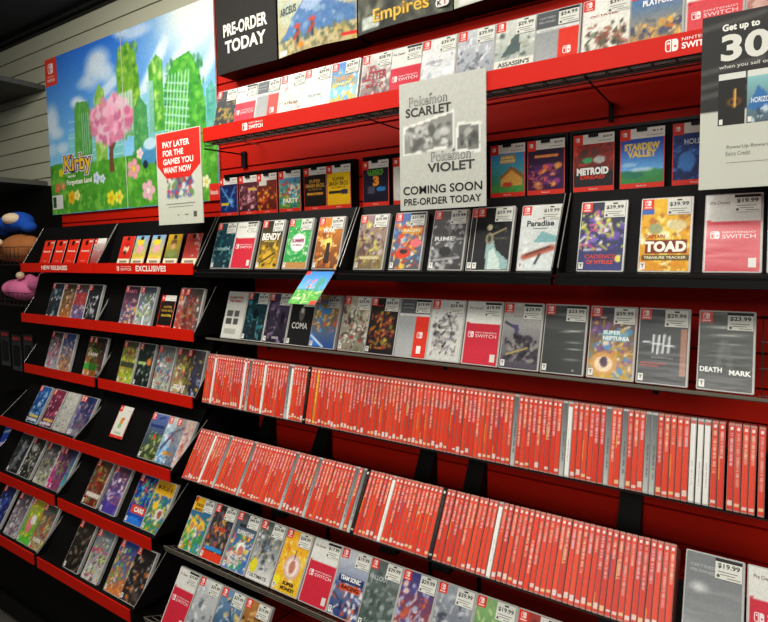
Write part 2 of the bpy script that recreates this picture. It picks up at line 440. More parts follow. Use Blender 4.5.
# ================================================================== WIRE SHELVES
def wire_shelf(name, label, x0, x1, yf, yb, z, tilt_back=None, m='wire', strip=False, drop=0., style='', arms=()):
    t = thing(name, label, 'wire shelf', ((x0+x1)/2, 0, z))
    hw = (x1-x0)/2
    mb = MB()
    if style == 'ledge': mb.box(-hw, hw, yf - .001, yf + .004, -.0065, .0)
    elif style == 'rails':
        for q in range(3): mb.bar((-hw, yf + .003*q, -.009*q), (hw, yf + .003*q, -.009*q), .0022)
    else: mb.bar((-hw, yf, 0), (hw, yf, 0), .0026); mb.bar((-hw, yf + .004, -.014), (hw, yf + .004, -.014), .002)
    mb.build('front_rail', m, t)
    mb = MB(); n = int((yb - yf)/.028)
    for i in range(1, n + 1): mb.bar((-hw, yf + (yb-yf)*i/n, -.003 - drop*i/n), (hw, yf + (yb-yf)*i/n, -.003 - drop*i/n), .0016)
    k = int((x1-x0)/.045)
    for i in range(k + 1):
        x = -hw + (x1-x0)*i/k
        mb.path([(x, yf + .004, -.014 if not style else -.008), (x, yf, 0), (x, yb, -drop)], .0014)
    mb.build('wire_deck', m, t)
    for a in arms:
        mb = MB(); xx = a - (x0+x1)/2; mb.bar((xx, yf + .01, -.004), (xx, -.004, -.004 - drop), .0022); mb.box(xx - .006, xx + .006, -.008, -.003, -.05 - drop, .0); mb.build('shelf_arm', 'blackmetal', t)
    if tilt_back:
        (ya, za, yc, zc) = tilt_back; mb = MB()
        for i in range(k + 1):
            x = -hw + (x1-x0)*i/k; mb.bar((x, ya, za - z), (x, yc, zc - z), .0013)
        for i in range(4):
            f = i/3; mb.bar((-hw, ya + (yc-ya)*f, za - z + (zc-za)*f), (hw, ya + (yc-ya)*f, za - z + (zc-za)*f), .0013)
        mb.build('wire_back', m, t)
    if strip:
        MB().box(-hw, hw - .02, yf + .008, yb - .004, .0022, .0032).build('added_underside_sheet', 'white', t)  # sheet added to mimic bright case bottoms seen through the wires
        mb = MB(); mb.box(-hw, hw, yf - .006, yf - .003, .0, .046); s = mb.build('label_strip', 'redstrip', t)
        for xl in (-1.390, -.158):
            mb = MB(); o = xl - (x0+x1)/2
            mb.logo(o, .012, .024, yf - .0066, '#fbf2ea', '#e8230c')
            mb.text('NINTENDO', o + .03, .0325, width=.062, height=.006, y=yf - .0066, col='#fbf2ea', align='l')
            mb.text('SWITCH', o + .03, .0195, width=.062, height=.0125, y=yf - .0066, col='#fbf2ea', bold=.03, align='l')
            mb.build('strip_lettering', 'print', s)
    return t
wire_shelf('wire_shelf', 'highest wire shelf with a bright red strip along its front edge', -1.585, .45, -.298, -.235, 1.982, (-.262, 1.984, -.232, 2.08), strip=True, arms=(-.93, -.32, .3))
wire_shelf('wire_shelf.001', 'wire shelf of front-facing cases between the black bins and the red spines', -1.66, .33, -.262, -.16, 1.294, None, 'wirelight', drop=.028, style='ledge', arms=(-1.60, -.815, -.2, .3))
mb = MB()
for i in range(8): mb.bar((.025 + .042*i, -.234, 1.292), (.025 + .042*i, -.184, 1.452), .0013)
for i in range(4): mb.bar((.02, -.234 + .0167*i, 1.292 + .0533*i), (.33, -.234 + .0167*i, 1.292 + .0533*i), .0013)
ws = bpy.data.objects['wire_shelf.001']; o_ = mb.build('wire_back', 'wire', ws); o_.location = -ws.location
wire_shelf('wire_shelf.002', 'wire shelf of front-facing cases under the lower row of spines', -1.66, .33, -.470, -.30, .602, None, 'wirelight', drop=.08, style='rails', arms=(-1.60, -1.316, -.876, -.70, -.253))
wire_shelf('wire_shelf.003', 'lowest wire shelf, only its first pale cases showing at the bottom', -1.66, .33, -.555, -.38, .395, None, 'wirelight', drop=.08, style='rails', arms=(-1.60, -1.316, -.876, -.70, -.253))

# ================================================================== SPINE SHELVES
def spine_shelf(label, x0, x1, yf, zf, tilt, bx, prof):
    t = thing('spine_shelf', label, 'shelf', ((x0+x1)/2, 0, zf)); xc = (x0+x1)/2; hw = (x1-x0)/2
    ct, st_ = math.cos(R(tilt)), math.sin(R(tilt))
    def W(y, z): return (yf + y*ct + z*st_, -y*st_ + z*ct)
    mb = MB(); mb.extrude_x([W(-.003, -.004), W(-.003, -.001), W(.112, -.001), W(.112, -.004)], -hw, hw); mb.build('tray', 'blackmetal', t)
    mb = MB(); mb.extrude_x([W(.108, -.001), W(.108, .12), W(.112, .12), W(.112, -.001)], -hw, hw); mb.build('back_plate', 'blackmetal', t)
    for b in bx:
        mb = MB(); mb.extrude_x([(y, z - zf) for y, z in prof], b - .028 - xc, b + .028 - xc); mb.build('bracket', 'blackmetal', t)
    return t
BX = [-1.60, -1.316, -.876, -.70, -.253]
spine_shelf('black metal shelf carrying the upper row of red spines', -1.662, .062, -.29, 1.06, 13, BX, [(-.003, 1.12), (-.012, 1.12), (-.02, 1.06), (-.16, 1.045), (-.17, 1.022), (-.003, .98)])
spine_shelf('black metal shelf carrying the lower row of red spines', -1.662, .08, -.40, .82, 32, BX, [(-.003, .99), (-.014, .99), (-.016, .94), (-.075, .84), (-.26, .735), (-.27, .71), (-.003, .69)])

# ================================================================== SPINE-OUT CASES
SW = .0118; SH = .177
def spine_art(kind, seed):
    r = random.Random(seed); A = Art(7, 84, '#e03a28'); rs = np.random.RandomState(seed)
    if kind == 'red':
        base = r.choice(['#e43a1e', '#de351e', '#e84022', '#d8321e', '#ec4824', '#de3c24']); tcol = r.choice(['#f0b4a4', '#eeb8ac', '#e8a298', '#f0bca2', '#e4b0b6']); mk = r.choice(['#f0e6dc', '#f0d8a0', '#eceaea'])
    elif kind == 'orange': base, tcol, mk = '#e8801e', '#f6d84a', '#f6e070'
    elif kind == 'white': base, tcol, mk = '#f0efe8', '#8c8a90', '#b5b3ae'
    elif kind == 'silver': base, tcol, mk = '#8f9390', '#53595a', '#b8bcba'
    elif kind == 'black': base, tcol, mk = '#1c1614', '#3a3028', '#d8d6ce'
    elif kind == 'bright': base, tcol, mk = '#f0361a', '#f8d8cc', '#f0361a'
    A = Art(7, 84, base)
    if kind == 'silver': A.grad(0, 0, 1, 1, '#c2c5c0', '#5c6262')
    if kind == 'white':
        A.rect(0, .955, 1, 1, '#c23a32', .8)
        for k in range(40):
            if rs.rand() < .7: A.rect(.45, .2 + k*.012, .62, .2 + k*.012 + .006, tcol, .6)
    elif kind == 'silver':
        for k in range(36):
            if rs.rand() < .75: A.rect(.4, .18 + k*.012, .68, .18 + k*.012 + .006, tcol, .75)
    elif kind in ('red', 'orange', 'bright', 'black'):
        L = r.uniform(.22, .62); v = .915
        A.rect(.2, .945, .8, .978, '#f6efe8', .95)
        lo = .9 - L
        if kind == 'bright': v, lo = .62, .2
        while v > lo:
            d = r.uniform(.004, .03)
            A.rect(.22, v - d, .8, v, tcol, r.uniform(.6, 1)); v -= d + r.uniform(.002, .006)
        if r.random() < .22:      # publisher colour streaks
            cc = r.choice(['#f0a030', '#7a4a9a', '#d8c060', '#b03060', '#5a3a80']); v0 = r.uniform(.1, .6)
            A.rect(.0, v0, .3, v0 + r.uniform(.1, .35), cc, .7)
        b = r.uniform(.02, .04)
        if r.random() < .85: A.rect(.15, b, .85, b + r.uniform(.02, .08), mk, .85)
    A.rect(.93, 0, 1, 1, '#3a0c08', .45)  # shaded gap to the next spine, painted as a dark right edge
    A.noise(.02 if kind in ('white', 'silver') else .05, seed, 1)
    return A
spine_mesh = {}
def spine_get(kind, k):
    key = (kind, k)
    if key not in spine_mesh:
        mb = MB(); mb.art(spine_art(kind, 100 + k*7 + len(kind)), -SW/2 + .0009, SW/2 - .0009, .004, SH - .005, -.0003)
        o = mb.build('spine_insert', 'spine'); spine_mesh[key] = o.data; bpy.data.objects.remove(o)
    return spine_mesh[key]
def _sh():
    o = MB().rbox(SW, .104, SH, .0015).build('shell', 'spine_clear'); d = o.data; bpy.data.objects.remove(o); return d
SHELL = _sh()
o_ = MB().rbox(SW, .104, SH, .0015).build('shell', 'clear'); SHELL_W = o_.data; bpy.data.objects.remove(o_)
o_ = MB().rbox(SW, .104, SH, .0015).build('shell', 'black'); SHELL_B = o_.data; bpy.data.objects.remove(o_)
rnd = random.Random(5)
ORD = ['', 'first', 'second', 'third', 'fourth', 'fifth', 'sixth', 'seventh', 'eighth', 'ninth', 'tenth', 'eleventh', 'twelfth', 'thirteenth', 'fourteenth', 'fifteenth',
       'sixteenth', 'seventeenth', 'eighteenth', 'nineteenth', 'twentieth']
TENS = {2: ('twentieth', 'twenty'), 3: ('thirtieth', 'thirty')}
def ordn(n): 
    if n <= 20: return ORD[n]
    return TENS[n//10][0] if n % 10 == 0 else TENS[n//10][1] + '-' + ORD[n % 10]
def put_spine(x, yf, zf, tilt, kind, label, row):
    dy = rnd.uniform(-.0015, .0015); ct, st_ = math.cos(R(tilt)), math.sin(R(tilt))
    t = thing('spine_out_game_case', label, 'game case', (x, yf + dy*ct, zf - dy*st_), (-R(tilt), rnd.uniform(-.004, .004), 0), 'spines in the %s row of red cases' % row)
    a = bpy.data.objects.new('shell', {'red': SHELL, 'orange': SHELL, 'bright': SHELL, 'black': SHELL_B}.get(kind, SHELL_W)); a.parent = t; C.objects.link(a)
    b = bpy.data.objects.new('spine_insert', spine_get(kind, rnd.randrange(26) if kind == 'red' else rnd.randrange(3))); b.parent = t; C.objects.link(b)
    return t
def spine_row(seq, yf, zf, tilt, row):
    """seq: list of (x, kind, reds after it, name) ; final (x,None,..) closes the row"""
    for i in range(len(seq) - 1):
        x, kind, n, nm = seq[i]; x2, k2, _, nm2 = seq[i + 1]
        if kind:
            put_spine(x, yf, zf, tilt, kind, '%s, %s row of spines' % (own(nm), row), row)
        step = (x2 - x) / (n + 1)
        for j in range(1, n + 1):
            if j <= (n + 1)//2 and nm: lab = '%s red case spine right of the %s, %s row' % (ordn(j), ref(nm), row)
            elif nm2: lab = '%s red case spine left of the %s, %s row' % (ordn(n + 1 - j), ref(nm2), row)
            else: lab = '%s red case spine right of the %s, %s row' % (ordn(j), ref(nm), row)
            kk = 'red'
            put_spine(x + step*j, yf, zf, tilt, kk, lab, row)
def own(nm): return nm.replace(' from the left game case', ' game case spine from the left').replace(' game case', ' game case spine') if 'from the left game' not in nm else nm.replace(' from the left game case', ' game case spine from the left')
def ref(nm): return nm.replace(' from the left game case', ' spine from the left').replace(' from the white pair game case', ' spine after the white pair').replace(' right of the gap game case', ' spine right of the gap').replace(' game case', ' spine')
SEQ1 = [(-1.668, None, 3, None), (-1.617, 'white', 12, 'leftmost white game case'), (-1.460, 'white', 1, 'second white from the left game case'), (-1.436, 'silver', 5, 'leftmost silver game case'),
        (-1.365, 'white', 8, 'third white from the left game case'), (-1.255, 'silver', 0, 'second silver from the left game case'), (-1.2425, 'white', 5, 'fourth white from the left game case'),
        (-1.173, 'black', 2, 'only black game case'), (-1.135, 'orange', 51, 'only orange and yellow game case'), (-.486, 'silver', 9, 'third silver from the left game case'), (-.3645, 'silver', 0, 'silver one touching a white one game case'),
        (-.352, 'white', 6, 'white one touching a silver one game case'), (-.265, 'silver', 2, 'silver one after the white pair game case'), (-.230, 'silver', 3, 'silver one two reds further right game case'),
        (-.182, 'silver', 0, 'left-hand adjoining silver game case'), (-.1695, 'silver', 5, 'rightmost silver game case'), (-.094, 'white', 0, 'first of three adjoining white game case'),
        (-.0805, 'white', 0, 'middle of three adjoining white game case'), (-.067, 'white', 2, 'rightmost white game case'), (-.0255, 'red', 4, 'red one right of the gap game case'), (.040, None, 0, None)]
# close the tail (two reds, a gap, then the last group) by hand
spine_row(SEQ1[:19], -.29, 1.06, 13, 'upper')
spine_row([(-.067, 'white', 2, 'rightmost white game case'), (-.028, None, 0, None)], -.29, 1.06, 13, 'upper')
for j, x in enumerate([-.0245, -.012, .0005, .013, .029]):
    put_spine(x, -.29, 1.06, 13, 'red', '%s red case spine after the narrow gap near the right end, upper row' % ordn(j + 1), 'upper')
SEQ2 = [(-1.652, None, 6, None), (-1.557, 'white', 5, 'leftmost white game case'), (-1.485, 'silver', 8, 'leftmost silver game case'), (-1.368, 'silver', 14, 'second silver from the left game case'),
        (-1.179, 'silver', 6, 'third silver from the left game case'), (-1.086, 'silver', 10, 'fourth silver from the left game case'), (-.946, 'silver', 1, 'fifth silver from the left game case'),
        (-.9205, 'silver', 0, 'rightmost silver game case'), (-.9085, 'black', 6, 'left-hand black game case'), (-.819, 'white', 12, 'tall middle white game case'), (-.662, 'black', 11, 'right-hand black game case'),
        (-.505, 'white', 6, 'rightmost white game case'), (-.413, 'bright', 23, 'wide plain bright red game case'), (-.1085, None, 0, None)]
spine_row(SEQ2, -.40, .82, 32, 'lower')

# ================================================================== FRONT-FACING CASES
TITLE = '#f4f0e8'
G = 'front-facing cases on the highest wire shelf'
top = [
 (-1.560, dict(b=('#2a2a2c', '#3c3f45'), p=['#b8962a', '#5a5a50', '#222', '#8a7a40'], n=40, price='$29.99', lab='dark case with yellow figures blob art, leftmost on the highest wire shelf', t=[('OCTOPATH', .5, .2, .7, .05, '#c9c4b0')])),
 (-1.465, dict(st='switch', price='$19.99', blk=True, lab='white and red replacement-cover case, leftmost of its kind on the highest shelf')),
 (-1.363, dict(st='cert', price='$54.99', lab='grey case with a red corner block, the more leftward one on the highest shelf')),
 (-1.257, dict(b=('#efe6c8', '#e8dfe0'), p=['#e8d9b8', '#f2efe6', '#c99', '#d8c8a0'], n=30, price='$29.99', lab='pale cream case beside the left grey and red case, highest shelf', t=[('ATELIER', .5, .45, .6, .05, '#6b5a5a')])),
 (-1.159, dict(b=('#e6ead9', '#dfe6e8'), p=['#b8d0c8', '#f4f4ee', '#d8e0d8'], n=30, price='$39.99', lab='pale green-white case just left of the beach-coloured case, highest shelf', t=[('RUNE', .45, .5, .5, .05, '#8a9a94')])),
 (-1.055, dict(b=('#f0d24a', '#3f7fd0'), p=['#f2c83a', '#6ac0e8', '#e8f0f0', '#e89a3a', '#58a8dc'], n=40, ops=[('rect', 0, .35, 1, .55, '#7cc4e6')], price='$29.99', lab='blue and yellow beach-coloured case on the highest shelf', t=[('DRAGON', .5, .7, .7, .08, '#e8a02a'), ('PARTY', .5, .6, .5, .05, '#f5e9a0')])),
 (-.943, dict(b=('#5a3a3a', '#d8d8cf'), p=['#e0dcd8', '#a8303a', '#c9c9c0', '#4a4444'], n=40, price='$28.99', lab='white case with heavy red block lettering on the highest shelf', t=[('THE', .3, .78, .3, .05, '#9a2430'), ('LETTER', .5, .62, .75, .16, '#9a2430', .05), ('MANOR', .5, .45, .6, .07, '#9a2430')])),
 (-.848, dict(st='switch', price='$49.99', blk=True, red='#c9253a', lab='white and red replacement-cover case left above the hanging sheet, highest shelf')),
 (-.748, dict(b=('#c8ccd0', '#e2e2de'), p=['#f2f2f0', '#a9b4bc', '#d0d4d6'], n=30, price='$39.99', lab='silvery white case with little art above the hanging black-and-white sheet', t=[('SKYRIDER', .4, .62, .5, .05, '#a8a0a8')])),
 (-.643, dict(b=('#8a8f98', '#c3c6ca'), p=['#e8e8ea', '#70757f', '#aab0b8', '#505560'], n=40, price='$39.99', lab='misty grey case with a dark castle-like peak on the highest shelf', ops2=[('poly', [(.3, 0), (.45, .35), (.55, .2), (.7, .4), (.85, 0)], '#5f6470')], t=[('DARK SAGA', .35, .75, .55, .07, '#e4e4ea')])),
 (-.541, dict(b=('#8f9a94', '#cfd2c8'), p=['#7d8a86', '#4c5a58', '#d8d8cc', '#a8a89a'], n=40, price='$29.99', lab='grey-green case lettered with a wide serif title under a sail shape, highest shelf', ops2=[('poly', [(.15, .45), (.6, .85), (.65, .5)], '#50605e'), ('rect', .0, .28, 1, .4, '#dcdcd0')], t=[("ASSASSIN'S", .5, .34, .8, .07, '#2a2c2a'), ('CREED', .5, .24, .4, .04, '#2a2c2a')])),
 (-.440, dict(st='cert', price='$54.99', blk=True, lab='grey case with a red corner block, the more rightward one on the highest shelf')),
 (-.333, dict(b=('#d9d8c8', '#e9e8e0'), p=['#3a3a34', '#a8705a', '#58604c', '#8a4a3a'], n=45, s=(.03, .09), box=(.1, .2, .9, .65), price='$39.99', lab='off-white case with a tangled dark ink-like figure mass, highest shelf', t=[('OCTAVIA', .45, .76, .6, .03, '#b0483a')])),
 (-.232, dict(b=('#e9a23a', '#2f6fc0'), p=['#d87a2a', '#555560', '#e8b050', '#3c4c70', '#f0d090'], n=50, box=(0, .05, 1, .55), price='$41', lab='blue case with a broad orange and grey picture, right part of the highest shelf', t=[('PLATFORM', .55, .78, .65, .08, '#f2f2f2', .04)])),
 (-.127, dict(st='switch', price=None, red='#d84a50', lab='large white and pale red replacement-cover case left above the percent-off sign')),
 (-.022, dict(b=('#b88a80', '#c9a298'), p=['#a87068', '#d8b8a8', '#8a6a60'], n=30, price=None, lab='dusty pink case with white lettering behind the percent-off sign', t=[('BATTLE', .55, .72, .8, .12, '#f4efe6', .05)])),
]
for i, (x, sp) in enumerate(top):
    sp['seed'] = 11 + i
    game_case(x, -.288, 1.986, 12, sp, (28, 44), G)

G = 'front-facing cases in the black tilted bins'
red = '#e0301e'
binB = [
 (-1.640, dict(b=('#0f2a33', '#1c4c58'), p=['#2a7480', '#123840', '#60a8a8', '#0a1c22'], n=40, price='$59.99', lab='dark teal case, leftmost in the black bin beside the poster', t=[('XENON', .5, .42, .7, .06, '#b8d0d0')])),
 (-1.537, dict(st='switch', price='$19.99', blk=True, lab='white and red replacement-cover case between the teal and yellow cases')),
 (-1.411, dict(b=('#c99a1e', '#1a1612'), p=['#c9a028', '#5a4310', '#e0bc3a', '#2a1e0a'], n=45, box=(.1, 0, .9, .5), price='$29.99', lab='black and yellow case with white block letters in the left black bin', ops2=[('ell', .5, .25, .3, .2, '#d6aa2c', .9, .5), ('line', .2, .12, .8, .32, .03, '#3a2a10')], t=[('BENDY', .5, .66, .85, .15, '#f2efe4', .04), ('INK MACHINE', .5, .56, .6, .03, '#d8c060')])),
 (-1.287, dict(b=('#2f9a4a', '#3fae58'), p=['#f0f0e0', '#2a8a40', '#58c070', '#b8d8a0'], n=50, s=(.02, .06), price='$29.99', ops2=[('ell', .5, .52, .34, .2, '#f4efe8'), ('rect', 0, 0, 1, .12, '#b98548')], lab='bright green case with a white round emblem in the left black bin', t=[('SUMMER', .5, .56, .55, .08, '#a04870', .04), ('IN MARA', .5, .47, .4, .04, '#a04870')])),
 (-1.160, dict(b=('#6a3a1e', '#e08a2a'), p=['#f0b048', '#c96a20', '#f4d080', '#8a4a1e'], n=40, price='$39.99', ops2=[('ell', .5, .5, .16, .1, '#f8e070'), ('poly', [(.4, .1), (.45, .5), (.58, .5), (.64, .1)], '#33241a')], lab='orange sunset case with a dark standing shape in the left black bin', t=[('WAR', .45, .75, .5, .1, '#f6efe0', .04)])),
 (-.997, dict(b=('#8a7a3a', '#9a7f88'), p=['#6a4a50', '#d8cf70', '#b8a8a8', '#4c3c40', '#c8b860'], n=50, price='$39.99', ops2=[('line', .1, .7, .35, .2, .03, '#5c2438', .7), ('rect', .1, .17, .85, .24, '#b9ac6c', .8), ('rect', .05, 0, .95, .13, '#6f5a40', .7)], lab='mauve and olive case, leftmost in the middle black bin', t=[('WARDEN', .5, .2, .65, .05, '#e8dfb8')])),
 (-.872, dict(b=('#50545a', '#5878b8'), p=['#e0722a', '#f0c040', '#d84a2a', '#e8e0c8', '#6090c8', '#b83830'], n=60, price='$37.99', blk=True, ops2=[('ell', .4, .28, .28, .1, '#d8401f'), ('ell', .42, .31, .14, .05, '#2a2a30'), ('ell', .8, .46, .2, .08, '#e06a70'), ('rect', .3, .64, .95, .72, '#e8a02a')], lab='colourful racing-car case next to the mauve and olive case', t=[('RACERS', .62, .68, .55, .05, '#f8f0d0', .03)])),
 (-.744, dict(b=('#3a3a3a', '#5c5c5e'), p=['#8a8a8c', '#a8a8aa', '#484848', '#c0c0c0'], n=45, price='$19.99', ops2=[('ell', .45, .3, .2, .09, '#2a2a2a'), ('line', .1, .15, .9, .2, .03, '#9a9a9a')], lab='monochrome grey case with cloudy art in the middle black bin', t=[('RIME', .4, .52, .6, .07, '#dededc')])),
 (-.630, dict(b=('#17181a', '#1d1e20'), price=None, lab='dark case half hidden behind the pale-robed case in the middle black bin', p=['#2a2b2e'], n=10), ),
 (-.612, dict(b=('#0f1112', '#16181a'), price='$59.99', n=14, p=['#26292a', '#3a3d3c'], box=(.5, .4, 1, .8), s=(.02, .06), ops2=[('poly', [(.38, .0), (.34, .45), (.5, .55), (.62, .32), (.98, .15), (1, 0)], '#8fb0ae'), ('poly', [(.45, .0), (.45, .3), (.55, .35), (.75, .15), (.8, 0)], '#c4d6ce'), ('ell', .42, .5, .12, .1, '#8e8468'), ('ell', .42, .5, .06, .06, '#3b3830'), ('ell', .4, .68, .08, .05, '#d8cfa8'), ('line', .45, .55, .85, .66, .02, '#a89868'), ('line', .5, .5, .9, .5, .015, '#6a6a60')], lab='black case with a pale blue-green flowing robe shape in the middle black bin')),
 (-.492, dict(b=('#d2dad8', '#dfe2de'), price='$19.99', p=['#e8ecea', '#c4d0d0'], n=16, s=(.05, .12), box=(0, 0, 1, .5), ops2=[('poly', [(.35, .42), (.55, .6), (.95, .52), (.98, .42)], '#7fb4b6'), ('line', .15, .2, .85, .34, .07, '#b0563c'), ('line', .2, .23, .8, .36, .025, '#5b2c26'), ('line', .45, .1, .55, .24, .03, '#3c3a3a')], lab='white case with a script title and a rust and teal car, middle black bin', t=[('BURNOUT', .55, .79, .25, .02, '#c03020'), ('Paradise', .5, .72, .7, .09, '#20242a', .03), ('REMASTERED', .5, .64, .35, .018, '#444444')])),
 (-.345, dict(b=('#3a3f78', '#23243a'), price='$39.99', p=['#6a50b0', '#8070c8', '#d8d048', '#c85088', '#e8e0f0', '#503a90', '#b8c850'], n=80, s=(.02, .07), box=(.0, .3, 1, .85), wrap=False, ops2=[('ell', .9, .17, .07, .06, '#e0d060')], lab='indigo case crowded with small violet and yellow shapes in the right black bin', t=[('CADENCE', .5, .2, .7, .06, '#c03a30', .03), ('OF HYRULE', .5, .12, .6, .06, '#d85030', .03)])),
 (-.212, dict(b=('#d8921e', '#e8b420'), price='$39.99', p=['#f0d040', '#e09020', '#f8e880', '#b87018', '#f0f0d0'], n=70, s=(.03, .09), ops2=[('rect', .0, .78, .25, .86, '#2f62b0'), ('ell', .75, .62, .2, .08, '#d8c890'), ('ell', .3, .58, .16, .08, '#9aa070'), ('rect', .1, .24, .95, .42, '#7a2c16'), ('rect', .05, .15, 1, .21, '#5a4a1e')], lab='yellow case with large blocky red and white letters in the right black bin', t=[('CAPTAIN', .3, .47, .4, .05, '#a02818', .03), ('TOAD', .52, .33, .84, .15, '#f6f0e0', .06), ('TREASURE TRACKER', .52, .18, .85, .035, '#f4ecc0')])),
 (-.086, dict(st='switch', price='$19.99', blk=True, wrap=True, lab='white and red wrapped replacement-cover case under the percent-off sign')),
 (.026, dict(b='#b9cfdc', p=['#d0dde4', '#90b0c4'], n=20, price='$29.99', lab='pale blue case cut off at the right edge of the black bins')),
]
for i, (x, sp) in enumerate(binB):
    sp['seed'] = 51 + i
    beh = (i == 8)
    hid = .014 if i == 9 else 0
    game_case(x + (.004 if i == 9 else 0), -.250 - (0 if i != 9 else .0175), 1.545, 17.5, sp, (34, 54), G)

